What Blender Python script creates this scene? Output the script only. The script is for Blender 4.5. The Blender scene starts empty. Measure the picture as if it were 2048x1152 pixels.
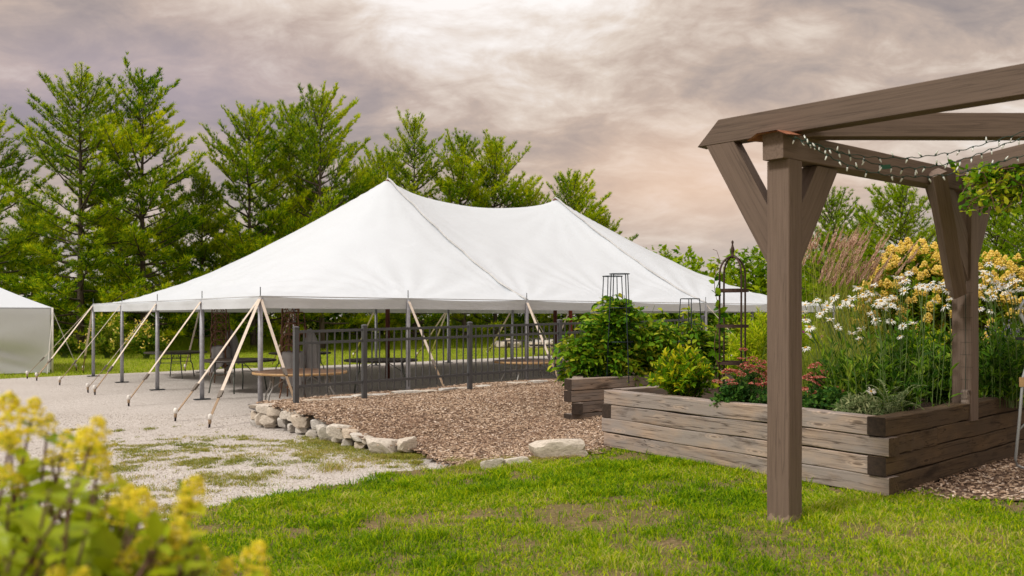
import bpy, math, random
import numpy as np
from mathutils import Vector, Matrix, noise

SC = bpy.context.scene
COL = SC.collection
R = math.radians
rng = np.random.default_rng(7)
random.seed(7)

# ---------------------------------------------------------------- camera, sky, sun, exposure
EYE, F, HOR = 1.70, 1750.0, 635.0        # eye height (m), focal length and horizon row of the 2048 px wide photo
cam_d = bpy.data.cameras.new('camera')
cam = bpy.data.objects.new('camera', cam_d); COL.objects.link(cam)
cam.location = (0, 0, EYE); cam.rotation_euler = (R(90), 0, 0)
cam_d.sensor_width = 36; cam_d.lens = 36 * F / 2048
cam_d.shift_y = (HOR - 576) / 2048
cam_d.clip_start = 0.05; cam_d.clip_end = 2000
cam_d.dof.use_dof = True; cam_d.dof.focus_distance = 11.5; cam_d.dof.aperture_fstop = 2.6
SC.camera = cam
SC.view_settings.view_transform = 'Standard'; SC.view_settings.look = 'None'
SC.view_settings.exposure = 0.78; SC.view_settings.gamma = 1.0
SC.view_settings.use_curve_mapping = False
SC.render.engine = 'CYCLES'
try:
    SC.cycles.use_denoising = True
    SC.cycles.max_bounces = 5; SC.cycles.diffuse_bounces = 3; SC.cycles.glossy_bounces = 2; SC.cycles.transmission_bounces = 3; SC.cycles.transparent_max_bounces = 4
    SC.cycles.sample_clamp_indirect = 6.0
except Exception: pass

SUN_EL, SUN_AZ = 46.0, 236.0             # azimuth clockwise from +Y: behind the camera, to its left
world = bpy.data.worlds.new('World'); SC.world = world; world.use_nodes = True
nt = world.node_tree; nt.nodes.clear()
def wn(t, **k):
    n = nt.nodes.new(t)
    for a, b in k.items(): setattr(n, a, b)
    return n
def wl(a, b): nt.links.new(a, b)
def wmath(op, a, b=None, c=None):
    n = wn('ShaderNodeMath', operation=op)
    for i, x in enumerate((a, b, c)):
        if x is None: continue
        if isinstance(x, (int, float)): n.inputs[i].default_value = x
        else: wl(x, n.inputs[i])
    return n.outputs[0]
def wramp(fac, stops, interp='LINEAR'):
    n = wn('ShaderNodeValToRGB'); n.color_ramp.interpolation = interp
    el = n.color_ramp.elements
    while len(el) < len(stops): el.new(0.5)
    for e, (p, c) in zip(el, stops):
        e.position = p; e.color = (*c, 1) if len(c) == 3 else c
    wl(fac, n.inputs[0]); return n.outputs[0]
def wmix(fac, a, b, mode='MIX'):
    n = wn('ShaderNodeMix', data_type='RGBA', blend_type=mode)
    for s, x in ((n.inputs[0], fac), (n.inputs[6], a), (n.inputs[7], b)):
        if isinstance(x, (int, float)): s.default_value = x
        elif isinstance(x, tuple): s.default_value = (*x, 1)
        else: wl(x, s)
    return n.outputs[2]
tc = wn('ShaderNodeTexCoord')
sep = wn('ShaderNodeSeparateXYZ'); wl(tc.outputs['Generated'], sep.inputs[0])
zc = wmath('MAXIMUM', sep.outputs[2], 0.0)
den = wmath('ADD', zc, 0.30)
cx = wmath('DIVIDE', sep.outputs[0], den); cy = wmath('DIVIDE', sep.outputs[1], den)
comb = wn('ShaderNodeCombineXYZ'); wl(cx, comb.inputs[0]); wl(cy, comb.inputs[1])
def wnoise(scale, detail, rough, off, dist=0.0, stretch=(1, 1, 1)):
    m = wn('ShaderNodeMapping'); m.inputs[1].default_value = off; m.inputs[3].default_value = stretch
    wl(comb.outputs[0], m.inputs[0])
    n = wn('ShaderNodeTexNoise'); n.inputs['Scale'].default_value = scale
    n.inputs['Detail'].default_value = detail; n.inputs['Roughness'].default_value = rough
    n.inputs['Distortion'].default_value = dist
    wl(m.outputs[0], n.inputs['Vector']); return n.outputs[0]
big = wnoise(0.75, 3, 0.5, (3.3, 1.2, 0), 0.3)
mid = wnoise(2.3, 9, 0.60, (1.0, 5.0, 0), 0.35, (0.95, 1.15, 1))
fine = wnoise(7.0, 8, 0.62, (7.0, 2.0, 3), 0.7, (0.95, 1.2, 1))
dens = wmath('ADD', wmath('ADD', wmath('MULTIPLY', big, 0.55), wmath('MULTIPLY_ADD', mid, 0.88, -0.24)), wmath('MULTIPLY', fine, 0.38))
def wblob(dx, dz, rx, rz):                  # a soft-edged break or bank in the cloud layer
    ax = wmath('DIVIDE', sep.outputs[0], wmath('MAXIMUM', sep.outputs[1], 0.05)); az = wmath('DIVIDE', sep.outputs[2], wmath('MAXIMUM', sep.outputs[1], 0.05))
    u = wmath('DIVIDE', wmath('SUBTRACT', ax, dx), rx); v = wmath('DIVIDE', wmath('SUBTRACT', az, dz), rz)
    return wmath('POWER', 2.718, wmath('MULTIPLY', wmath('ADD', wmath('MULTIPLY', u, u), wmath('MULTIPLY', v, v)), -1.0))
lift = wmath('MULTIPLY_ADD', zc, 0.22, dens)
lift = wmath('MULTIPLY_ADD', wblob(-.07, .37, .25, .08), 0.20, lift)
lift = wmath('MULTIPLY_ADD', wblob(.37, .335, .10, .03), 0.08, lift)
lift = wmath('MULTIPLY_ADD', wblob(.25, .27, .24, .05), -0.06, lift)
lift = wmath('MULTIPLY_ADD', wblob(.22, .15, .16, .06), 0.05, lift)
lift = wmath('MULTIPLY_ADD', wblob(-.52, .30, .26, .14), -0.17, lift)
lift = wmath('MULTIPLY_ADD', wblob(.54, .36, .16, .06), -0.10, lift)
cloud = wramp(lift, [(0.46, (0.24, 0.205, 0.20)), (0.60, (0.35, 0.285, 0.25)), (0.70, (0.48, 0.375, 0.305)),
                     (0.80, (0.64, 0.54, 0.455)), (0.95, (0.86, 0.81, 0.77))])
glow = wramp(wnoise(0.55, 2, 0.5, (9.4, 4.0, 0)), [(0.45, (0, 0, 0)), (0.70, (1, 1, 1))])
cloud = wmix(wmath('MULTIPLY', glow, 0.15), cloud, (0.68, 0.49, 0.38))
cloud = wmix(wmath('MULTIPLY', wblob(.22, .150, .17, .07), 0.75), cloud, (0.70, 0.475, 0.335))
cloud = wmix(wmath('MULTIPLY', wblob(-.45, .26, .28, .08), 0.40), cloud, (0.36, 0.30, 0.40))
haze_f = wramp(zc, [(0.0, (0.75,) * 3), (0.14, (0.0,) * 3)])
cloud = wmix(haze_f, cloud, (0.43, 0.395, 0.39))
zen = wramp(zc, [(0.30, (1, 1, 1)), (0.9, (1.38, 1.40, 1.45))])      # an overcast sky is brighter overhead
cloud = wmix(1.0, cloud, zen, 'MULTIPLY')
sky = wn('ShaderNodeTexSky'); sky.sky_type = 'NISHITA'; sky.sun_disc = False
sky.sun_elevation = R(SUN_EL); sky.sun_rotation = R(SUN_AZ)
skyc = wmix(1.0, sky.outputs[0], (0.10, 0.10, 0.10), 'MULTIPLY')
final = wmix(0.93, skyc, cloud)
bg = wn('ShaderNodeBackground'); wl(final, bg.inputs[0]); bg.inputs[1].default_value = 0.72
wo = wn('ShaderNodeOutputWorld'); wl(bg.outputs[0], wo.inputs[0])

sd = bpy.data.lights.new('sun', 'SUN'); sd.energy = 1.5; sd.angle = R(10); sd.color = (1.0, 0.95, 0.87)
sun = bpy.data.objects.new('sun', sd); COL.objects.link(sun)
_d = Vector((math.sin(R(SUN_AZ)) * math.cos(R(SUN_EL)), math.cos(R(SUN_AZ)) * math.cos(R(SUN_EL)), math.sin(R(SUN_EL))))
sun.rotation_euler = _d.to_track_quat('Z', 'Y').to_euler(); sun.location = _d * 60

# ---------------------------------------------------------------- helpers
def at(px, py, Y): return Vector(((px - 1024) * Y / F, Y, EYE - (py - HOR) * Y / F))
def gnd(px, py, z=0.0): return at(px, py, (EYE - z) * F / (py - HOR))
def A(v): return np.array(v, float)
def nrm(v):
    v = np.asarray(v, float); return v / np.maximum(np.linalg.norm(v, axis=-1, keepdims=True), 1e-9)
def smooth(a, b, x):
    t = np.clip((x - a) / (b - a), 0, 1); return t * t * (3 - 2 * t)

def tag(o, label=None, cat=None, group=None, kind=None):
    if label: o['label'] = label
    if cat: o['category'] = cat
    if group: o['group'] = group
    if kind: o['kind'] = kind
    return o
def empty(name, loc=(0, 0, 0), rz=0.0):
    o = bpy.data.objects.new(name, None); COL.objects.link(o)
    o.location = loc; o.rotation_euler = (0, 0, rz); o.empty_display_size = 0.2
    return o
def kids(o): return [c for c in COL.objects if c.parent == o]
def copy_tree(o, parent=None, _ch=None):
    c = o.copy(); COL.objects.link(c); c.parent = parent
    for ch in o.children: copy_tree(ch, c)
    return c
def inst(src, name, parent, M):
    """another object on the same mesh, placed by a matrix local to its parent"""
    o = bpy.data.objects.new(name, src if isinstance(src, bpy.types.Mesh) else src.data)
    COL.objects.link(o); o.parent = parent; o.matrix_local = M
    return o

def place(me, name, parent, p, d, s):
    d = Vector(d).normalized(); Mx = Matrix.Translation(Vector(p) - parent.location) @ d.to_track_quat('Z', 'Y').to_matrix().to_4x4() @ Matrix.Rotation(random.uniform(0, 6.3), 4, 'Z') @ Matrix.Diagonal((s, s, s, 1))
    return inst(me, name, parent, Mx)

class MB:
    def __init__(s): s.v = []; s.n = 0; s.f = []
    def add(s, v, f, mi=0):
        v = np.asarray(v, float).reshape(-1, 3); f = np.asarray(f, np.int64)
        s.v.append(v); s.f.append((f + s.n, mi)); s.n += len(v); return s
    def addm(s, v, fs, mi=0):            # one vertex set, several face arrays
        v = np.asarray(v, float).reshape(-1, 3); s.v.append(v)
        for f in fs: s.f.append((np.asarray(f, np.int64) + s.n, mi))
        s.n += len(v); return s
    def data(s, name, mats, off=(0, 0, 0), smooth=False):
        me = bpy.data.meshes.new(name)
        v = np.concatenate(s.v) - np.asarray(off, float)
        tot = np.concatenate([np.full(len(f), f.shape[1]) for f, _ in s.f])
        loops = np.concatenate([f.ravel() for f, _ in s.f])
        mi = np.concatenate([np.full(len(f), m) for f, m in s.f])
        me.vertices.add(len(v)); me.vertices.foreach_set('co', v.ravel().astype(np.float32))
        me.loops.add(len(loops)); me.loops.foreach_set('vertex_index', loops.astype(np.int32))
        me.polygons.add(len(tot))
        st = np.concatenate([[0], np.cumsum(tot)[:-1]])
        me.polygons.foreach_set('loop_start', st.astype(np.int32))
        me.polygons.foreach_set('loop_total', tot.astype(np.int32))
        me.polygons.foreach_set('material_index', mi.astype(np.int32))
        me.polygons.foreach_set('use_smooth', np.full(len(tot), bool(smooth)))
        for m in (mats if isinstance(mats, (list, tuple)) else [mats]): me.materials.append(m)
        me.update(calc_edges=True); me.validate()
        return me
    def build(s, name, mats, parent=None, smooth=False, kind=None):
        off = tuple(parent.location) if parent is not None else (0, 0, 0)
        if parent is not None and parent.parent is not None: off = tuple(Vector(off) + parent.parent.location)
        o = bpy.data.objects.new(name, s.data(name, mats, off, smooth)); COL.objects.link(o)
        if parent is not None: o.parent = parent
        if kind: o['kind'] = kind
        return o

BOXF = np.array([[0, 3, 2, 1], [4, 5, 6, 7], [0, 1, 5, 4], [1, 2, 6, 5], [2, 3, 7, 6], [3, 0, 4, 7]])
BOXV = np.array([[-1, -1, -1], [1, -1, -1], [1, 1, -1], [-1, 1, -1], [-1, -1, 1], [1, -1, 1], [1, 1, 1], [-1, 1, 1]], float) * .5
def box(c, size, M=None):
    v = BOXV * A(size)
    if M is not None: v = v @ np.asarray(M).T
    return v + A(c), BOXF
def frame(x, up=(0, 0, 1)):
    """columns x, y, z for arrays of directions"""
    x = nrm(np.atleast_2d(np.asarray(x, float))); up = np.broadcast_to(np.asarray(up, float), x.shape)
    y = np.cross(up, x); bad = np.linalg.norm(y, axis=1) < 1e-5
    if bad.any(): y[bad] = np.cross([1.0, 0.03, 0], x[bad])
    y = nrm(y); z = np.cross(x, y)
    return np.stack([x, y, z], axis=2)
def scatter(mb, tv, tf, T, M, S, mi=0):
    T = np.asarray(T, float); n = len(T)
    if n == 0: return
    S = np.asarray(S, float)
    if S.ndim == 1: S = np.repeat(S[:, None], 3, 1)
    v = np.einsum('nij,nkj->nki', M, tv[None] * S[:, None, :]) + T[:, None, :]
    k = len(tv)
    fs = tf if isinstance(tf, list) else [tf]
    out = [(np.asarray(f)[None] + (np.arange(n) * k)[:, None, None]).reshape(-1, np.asarray(f).shape[1]) for f in fs]
    mb.addm(v.reshape(-1, 3), out, mi)
def bar(mb, p0, p1, w, h, up=(0, 0, 1), mi=0):
    p0, p1 = A(p0), A(p1); L = np.linalg.norm(p1 - p0)
    v, f = box((0, 0, 0), (L, w, h), None)
    mb.add(v @ frame(p1 - p0, up)[0].T + (p0 + p1) / 2, f, mi)
def tube(mb, pts, r, n=6, mi=0, cap=True):
    pts = np.asarray(pts, float); k = len(pts)
    r = np.full(k, r, float) if np.isscalar(r) else np.asarray(r, float)
    d = np.gradient(pts, axis=0); d = nrm(d)
    M = frame(d, (0.013, 0.021, 1.0) if abs(d[:, 2]).mean() < .9 else (1.0, 0.03, 0.02))
    a = np.arange(n) * 2 * math.pi / n
    ring = np.stack([np.zeros(n), np.cos(a), np.sin(a)], 1)
    v = (np.einsum('kij,nj->kni', M, ring) * r[:, None, None] + pts[:, None, :]).reshape(-1, 3)
    i = np.arange(k - 1)[:, None] * n; j = np.arange(n)[None]; j2 = (j + 1) % n
    q = np.stack([i + j, i + j2, i + n + j2, i + n + j], 2).reshape(-1, 4)
    fs = [q]
    if cap and n > 2: fs.append(np.stack([np.arange(n)[::-1], np.arange(n) + (k - 1) * n]))
    mb.addm(v, fs, mi)
def lathe(mb, prof, n=16, c=(0, 0, 0), mi=0, cap=True):
    prof = np.asarray(prof, float); k = len(prof); a = np.arange(n) * 2 * math.pi / n
    v = np.stack([prof[:, 0, None] * np.cos(a), prof[:, 0, None] * np.sin(a), np.repeat(prof[:, 1, None], n, 1)], 2).reshape(-1, 3) + A(c)
    i = np.arange(k - 1)[:, None] * n; j = np.arange(n)[None]; j2 = (j + 1) % n
    q = np.stack([i + j, i + j2, i + n + j2, i + n + j], 2).reshape(-1, 4); fs = [q]
    if cap: fs.append(np.stack([np.arange(n)[::-1], np.arange(n) + (k - 1) * n]))
    mb.addm(v, fs, mi)
def bez(p0, p1, p2, n=8):
    t = np.linspace(0, 1, n)[:, None]; p0, p1, p2 = A(p0), A(p1), A(p2)
    return (1 - t) ** 2 * p0 + 2 * t * (1 - t) * p1 + t * t * p2
def in_poly(poly, x, y):
    poly = np.asarray(poly, float); ins = np.zeros(np.shape(x), bool); n = len(poly)
    for i in range(n):
        x1, y1 = poly[i]; x2, y2 = poly[(i + 1) % n]
        if y1 == y2: continue
        c = ((y1 > y) != (y2 > y)) & (x < (x2 - x1) * (y - y1) / (y2 - y1) + x1)
        ins ^= c
    return ins
def vnoise(x, y, s, seed=0):
    """smooth value noise on arrays, 0..1"""
    x = np.asarray(x) * s + seed * 17.3; y = np.asarray(y) * s + seed * 9.1
    xi = np.floor(x).astype(np.int64); yi = np.floor(y).astype(np.int64); fx = x - xi; fy = y - yi
    fx = fx * fx * (3 - 2 * fx); fy = fy * fy * (3 - 2 * fy)
    def h(a, b):
        q = (a * 374761393 + b * 668265263 + seed * 144665) & 0x7fffffff
        q = ((q ^ (q >> 13)) * 1274126177) & 0x7fffffff
        return ((q ^ (q >> 16)) & 0xffff) / 65535.0
    return (h(xi, yi) * (1 - fx) + h(xi + 1, yi) * fx) * (1 - fy) + (h(xi, yi + 1) * (1 - fx) + h(xi + 1, yi + 1) * fx) * fy

# ---------------------------------------------------------------- materials
class Mat:
    def __init__(s, name):
        s.m = bpy.data.materials.new(name); s.m.use_nodes = True; s.t = s.m.node_tree; s.t.nodes.clear()
        s.out = s.n('ShaderNodeOutputMaterial')
    def n(s, t, **k):
        q = s.t.nodes.new(t)
        for a, b in k.items(): setattr(q, a, b)
        return q
    def set(s, sock, x):
        if x is None: return
        if isinstance(x, bpy.types.NodeSocket): s.t.links.new(x, sock)
        elif isinstance(x, (tuple, list)): sock.default_value = (*x, 1) if len(x) == 3 and sock.type == 'RGBA' else x
        else: sock.default_value = x
    def math(s, op, a, b=None, c=None):
        q = s.n('ShaderNodeMath', operation=op)
        for i, x in enumerate((a, b, c)): s.set(q.inputs[i], x)
        return q.outputs[0]
    def ramp(s, fac, stops, interp='LINEAR'):
        q = s.n('ShaderNodeValToRGB'); q.color_ramp.interpolation = interp; el = q.color_ramp.elements
        while len(el) < len(stops): el.new(0.5)
        for e, (p, c) in zip(el, stops):
            if isinstance(c, (int, float)): c = (c, c, c)
            e.position = p; e.color = (*c, 1)
        s.set(q.inputs[0], fac); return q.outputs[0]
    def mix(s, fac, a, b, mode='MIX'):
        q = s.n('ShaderNodeMix', data_type='RGBA', blend_type=mode)
        s.set(q.inputs[0], fac); s.set(q.inputs[6], a); s.set(q.inputs[7], b); return q.outputs[2]
    def coord(s, which='Object', scale=(1, 1, 1), rnd=0.0):
        tc = s.n('ShaderNodeTexCoord'); v = tc.outputs[which]
        if rnd:
            oi = s.n('ShaderNodeObjectInfo'); c = s.n('ShaderNodeCombineXYZ')
            for i in range(3): s.set(c.inputs[i], s.math('MULTIPLY', oi.outputs['Random'], rnd * (1 + i * .37)))
            a = s.n('ShaderNodeVectorMath', operation='ADD'); s.set(a.inputs[0], v); s.set(a.inputs[1], c.outputs[0]); v = a.outputs[0]
        mp = s.n('ShaderNodeMapping'); mp.inputs[3].default_value = scale; s.set(mp.inputs[0], v)
        return mp.outputs[0]
    def pos(s):
        return s.n('ShaderNodeNewGeometry').outputs['Position']
    def noise(s, vec, scale, detail=4, rough=.5, dist=0.0):
        q = s.n('ShaderNodeTexNoise'); s.set(q.inputs['Vector'], vec); q.inputs['Scale'].default_value = scale
        q.inputs['Detail'].default_value = detail; q.inputs['Roughness'].default_value = rough; q.inputs['Distortion'].default_value = dist
        return q.outputs[0]
    def voro(s, vec, scale, feature='F1', out='Distance'):
        q = s.n('ShaderNodeTexVoronoi', feature=feature); s.set(q.inputs['Vector'], vec); q.inputs['Scale'].default_value = scale
        return q.outputs[out]
    def island(s): return s.n('ShaderNodeNewGeometry').outputs['Random Per Island']
    def orand(s): return s.n('ShaderNodeObjectInfo').outputs['Random']
    def bump(s, h, strength=.3, dist=.01, normal=None):
        q = s.n('ShaderNodeBump'); q.inputs['Strength'].default_value = strength; q.inputs['Distance'].default_value = dist
        s.set(q.inputs['Height'], h)
        if normal is not None: s.set(q.inputs['Normal'], normal)
        return q.outputs[0]
    def pbr(s, col, rough=.6, metal=0.0, normal=None, spec=.5, transl=0.0, tcol=None):
        p = s.n('ShaderNodeBsdfPrincipled'); s.set(p.inputs['Base Color'], col); s.set(p.inputs['Roughness'], rough)
        p.inputs['Metallic'].default_value = metal; p.inputs['Specular IOR Level'].default_value = spec
        if normal is not None: s.set(p.inputs['Normal'], normal)
        sh = p.outputs[0]
        if transl:
            t = s.n('ShaderNodeBsdfTranslucent'); s.set(t.inputs[0], tcol if tcol is not None else col)
            q = s.n('ShaderNodeMixShader'); q.inputs[0].default_value = transl
            s.set(q.inputs[1], sh); s.set(q.inputs[2], t.outputs[0]); sh = q.outputs[0]
        s.t.links.new(sh, s.out.inputs[0]); return s.m

def flat(name, col, rough=.6, metal=0.0, var=.12, nscale=6, spec=.5):
    m = Mat(name); nz = m.noise(m.coord('Object', rnd=5.0), nscale, 5, .6)
    c = m.mix(m.ramp(nz, [(.3, 1.0), (.7, 0.0)]), col, tuple(x * (1 - var * 2) for x in col))
    return m.pbr(c, rough, metal, m.bump(nz, .06, .004), spec)
def leafmat(name, stops, transl=.3, rough=.5, clump=0.0, spec=.08):
    m = Mat(name); f = m.island()
    if clump:
        nz = m.noise(m.pos(), clump, 2, .5)
        f = m.math('MULTIPLY_ADD', m.math('SUBTRACT', nz, .5), 1.6, f)
    c = m.ramp(f, stops)
    hs = m.n('ShaderNodeHueSaturation'); hs.inputs['Value'].default_value = 1.5; m.set(hs.inputs['Color'], c)
    return m.pbr(c, rough, 0, None, spec, transl, hs.outputs[0])
def woodmat(name, light, dark, grain=(1.2, 26, 26), weather=None, rough=.8, knots=False, bumps=.35, wear=None, crack=.75):
    m = Mat(name); v = m.coord('Object', grain, 7.0)
    g = m.noise(v, 1.6, 8, .62, .35); fine = m.noise(m.coord('Object', (4, 150, 150), 3.0), 1.0, 3, .6)
    gg = m.math('MULTIPLY_ADD', fine, .35, m.math('MULTIPLY', g, .8))
    c = m.ramp(gg, [(.40, dark), (.58, light), (.78, tuple(min(1, x * 1.15) for x in light))])
    if weather:
        w = m.noise(m.coord('Object', (1, 2.5, 2.5), 11.0), 1.7, 5, .6)
        c = m.mix(m.ramp(w, [(.36, 0.0), (.58, .9)]), c, weather)
        d = m.noise(m.coord('Object', (.8, 3, 3), 23.0), 2.3, 6, .65)
        c = m.mix(m.ramp(d, [(.56, 0.0), (.72, .75)]), c, tuple(x * .45 for x in dark))
    h = gg
    if knots:
        kd = m.voro(m.coord('Object', (1.6, 6.5, 6.5), 5.0), 1.25)
        k = m.ramp(kd, [(.05, 1.0), (.15, 0.0)])
        rings = m.math('SINE', m.math('MULTIPLY', kd, 60.0))
        halo = m.ramp(kd, [(.12, .5), (.34, 0.0)])
        c = m.mix(m.math('MULTIPLY', halo, m.math('MULTIPLY_ADD', rings, .45, .55)), c, tuple(min(1, x * 1.7) for x in light))
        c = m.mix(m.math('MULTIPLY', k, .7), c, tuple(x * .6 for x in dark))
    ck = m.noise(m.coord('Object', (.45, 15, 15), 31.0), 1.0, 3, .5, .2)
    c = m.mix(m.ramp(ck, [(.488, 0.0), (.497, crack), (.503, crack), (.512, 0.0)]), c, tuple(x * .35 for x in dark))
    oi = m.math('MULTIPLY_ADD', m.orand(), .34, .83)
    c = m.mix(1.0, c, oi, 'MULTIPLY')
    if wear: 
        zpos = m.n('ShaderNodeSeparateXYZ'); m.set(zpos.inputs[0], m.pos())
        ww = m.math('ADD', m.math('MULTIPLY', m.noise(m.pos(), 22, 3, .6), .13), .118)
        c = m.mix(m.ramp(m.math('SUBTRACT', zpos.outputs[2], ww), [(.0, .75), (.012, 0.0)]), c, wear)
    return m.pbr(c, rough, 0, m.bump(h, bumps, .006), .25)

M = {}
# ground
def gravelmat():
    m = Mat('pale_crushed_gravel'); p = m.pos()
    v = m.voro(p, 95, 'F1', 'Color'); vd = m.voro(p, 95); s2 = m.voro(p, 36, 'F1', 'Color')
    g = m.n('ShaderNodeSeparateColor'); m.set(g.inputs[0], v); g2 = m.n('ShaderNodeSeparateColor'); m.set(g2.inputs[0], s2)
    c = m.ramp(g.outputs[0], [(.0, (.26, .225, .20)), (.3, (.47, .435, .40)), (.75, (.60, .565, .535)), (1.0, (.69, .665, .645))])
    big = m.noise(p, .55, 5, .6); c = m.mix(m.ramp(big, [(.38, .0), (.66, .40)]), c, (.41, .375, .345))
    st = m.noise(p, 3.2, 6, .7); c = m.mix(m.ramp(st, [(.58, .0), (.76, .45)]), c, (.30, .25, .205))
    c = m.mix(m.ramp(g2.outputs[1], [(.93, 0.0), (.95, .55)]), c, (.20, .16, .13))
    h = m.math('ADD', vd, m.math('MULTIPLY', m.noise(p, 7, 4, .6), 2.0))
    return m.pbr(c, .95, 0, m.bump(h, .5, .006), .15)
M['gravel'] = gravelmat()
def soilmat(name, cols, sc=28):
    m = Mat(name); p = m.pos(); a = m.noise(p, sc, 7, .7); b = m.noise(p, 2.1, 5, .6)
    c = m.ramp(a, [(.3, cols[0]), (.5, cols[1]), (.7, cols[2])])
    c = m.mix(m.ramp(b, [(.4, 0.0), (.65, .6)]), c, cols[3])
    return m.pbr(c, .95, 0, m.bump(a, .9, .02), .2)
M['lawn_soil'] = soilmat('lawn_thatch', [(.085, .07, .022), (.20, .145, .07), (.34, .245, .155), (.15, .135, .04)], 34)
M['meadow'] = soilmat('mown_meadow', [(.14, .175, .015), (.22, .25, .02), (.30, .31, .045), (.25, .26, .04)], 9)
M['mulch'] = soilmat('bark_mulch', [(.05, .032, .022), (.16, .105, .075), (.30, .21, .155), (.12, .078, .053)], 45)
M['bed_soil'] = soilmat('garden_soil', [(.018, .012, .008), (.05, .033, .022), (.10, .065, .045), (.03, .02, .014)], 40)
def chipmat():
    m = Mat('wood_chips'); f = m.island()
    c = m.ramp(f, [(0, (.07, .044, .031)), (.18, (.23, .152, .10)), (.5, (.40, .282, .195)), (.82, (.56, .43, .315)), (1, (.76, .65, .55))])
    c = m.mix(m.ramp(m.noise(m.pos(), 1.1, 4, .6), [(.44, 0.0), (.66, .35)]), c, (.24, .145, .10))
    return m.pbr(c, .9, 0, None, .2)
M['chips'] = chipmat()
M['grass'] = leafmat('lawn_grass', [(0, (.05, .14, .002)), (.35, (.15, .30, .003)), (.72, (.34, .47, .005)), (.94, (.52, .57, .01)), (1, (.55, .50, .15))], .35, .6, .5)
M['weed'] = leafmat('trodden_weeds', [(0, (.13, .18, .02)), (.4, (.26, .28, .035)), (.75, (.38, .35, .07)), (1, (.44, .34, .15))], .2, .7, .8)
M['tallgrass'] = leafmat('tall_meadow_grass', [(0, (.14, .24, .008)), (.5, (.27, .39, .012)), (1, (.44, .50, .05))], .35, .6, .25)
# tent
def vinylmat(name, col, transl, scale=1.0, bmp=.45):
    m = Mat(name); p = m.pos()
    n1 = m.noise(p, 1.3 * scale, 4, .55, .6); n2 = m.noise(p, 9 * scale, 4, .6)
    c = m.mix(m.ramp(n1, [(.35, 0.0), (.75, .35)]), col, tuple(x * .93 for x in col))
    return m.pbr(c, .48, 0, m.bump(m.math('MULTIPLY_ADD', n2, .15, n1), bmp, .05), .4, transl, (.8, .8, .78))
M['vinyl'] = vinylmat('white_tent_vinyl', (.64, .695, .755), .04)
M['valance'] = vinylmat('white_valance_vinyl', (.66, .70, .745), .15, 2.5, .4)
M['wallvinyl'] = vinylmat('white_tent_wall', (.86, .90, .95), .42, .8, .5)
M['seam'] = flat('grey_seam_webbing', (.60, .60, .60), .7)
M['galv'] = flat('weathered_galvanised_pole', (.42, .43, .47), .5, .35, .15, 14)
M['plate'] = flat('dark_base_plate', (.09, .10, .11), .55, .6)
M['redpole'] = flat('red_brown_timber_pole', (.16, .045, .028), .6)
M['redpost'] = flat('red_painted_post', (.40, .075, .03), .5)
M['strap'] = flat('cream_webbing', (.76, .66, .56), .85, 0, .12, 18)
M['strap_end'] = flat('tan_webbing', (.40, .29, .19), .9, 0, .15, 20)
M['iron'] = flat('dark_iron', (.035, .025, .025), .55, .7)
M['ratchet'] = flat('ratchet_steel', (.22, .19, .16), .45, .7)
M['cap'] = flat('white_plastic_cap', (.85, .83, .79), .45)
M['rope'] = flat('white_rope', (.74, .73, .69), .85)
# furniture
def tabletop(name, col, rough):
    m = Mat(name); n = m.noise(m.coord('Object', (1, 1, 1), 5.0), 2.2, 6, .65)
    c = m.ramp(n, [(.3, tuple(x * .75 for x in col)), (.7, tuple(x * 1.2 for x in col))])
    return m.pbr(c, m.ramp(n, [(.3, rough - .08), (.7, rough + .1)]), 0, None, .5)
M['top_dark'] = tabletop('dark_brown_table_top', (.055, .035, .026), .38)
M['top_brown'] = tabletop('mid_brown_table_top', (.17, .095, .055), .36)
M['rim_wood'] = flat('pale_plywood_edge', (.52, .33, .15), .6, 0, .2, 20)
M['rim_dark'] = flat('dark_table_edge', (.04, .032, .028), .5)
M['legsteel'] = flat('grey_green_steel_leg', (.17, .19, .17), .45, .6)
M['legpale'] = flat('pale_steel_leg', (.45, .45, .44), .4, .6)
M['bentwood'] = flat('brown_bentwood', (.21, .095, .042), .42, 0, .25, 12)
M['linen'] = flat('grey_linen', (.36, .355, .36), .9, 0, .1, 5)
# fence, stones
M['fence'] = flat('slate_grey_powder_coat', (.105, .112, .125), .42, .25, .08, 8)
def stonemat(name, a, b, c3):
    m = Mat(name); v = m.coord('Object', (1, 1, 1), 9.0); n = m.noise(v, 5, 8, .65, .3); k = m.noise(v, 26, 5, .7)
    c = m.ramp(m.math('MULTIPLY_ADD', k, .3, m.math('MULTIPLY', n, .75)), [(.32, a), (.5, b), (.72, c3)])
    tint = m.ramp(m.orand(), [(0, (.84, .86, .90)), (.4, (1, 1, 1)), (.8, (1.0, .93, .85)), (1, (.92, .82, .72))])
    c = m.mix(1.0, c, tint, 'MULTIPLY')
    return m.pbr(c, .9, 0, m.bump(m.math('MULTIPLY_ADD', k, .4, n), .7, .02), .25)
M['stone'] = stonemat('pale_limestone', (.26, .235, .205), (.58, .545, .49), (.76, .73, .68))
M['stone_dark'] = stonemat('dark_grey_stone', (.09, .085, .08), (.21, .20, .19), (.36, .34, .32))
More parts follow.
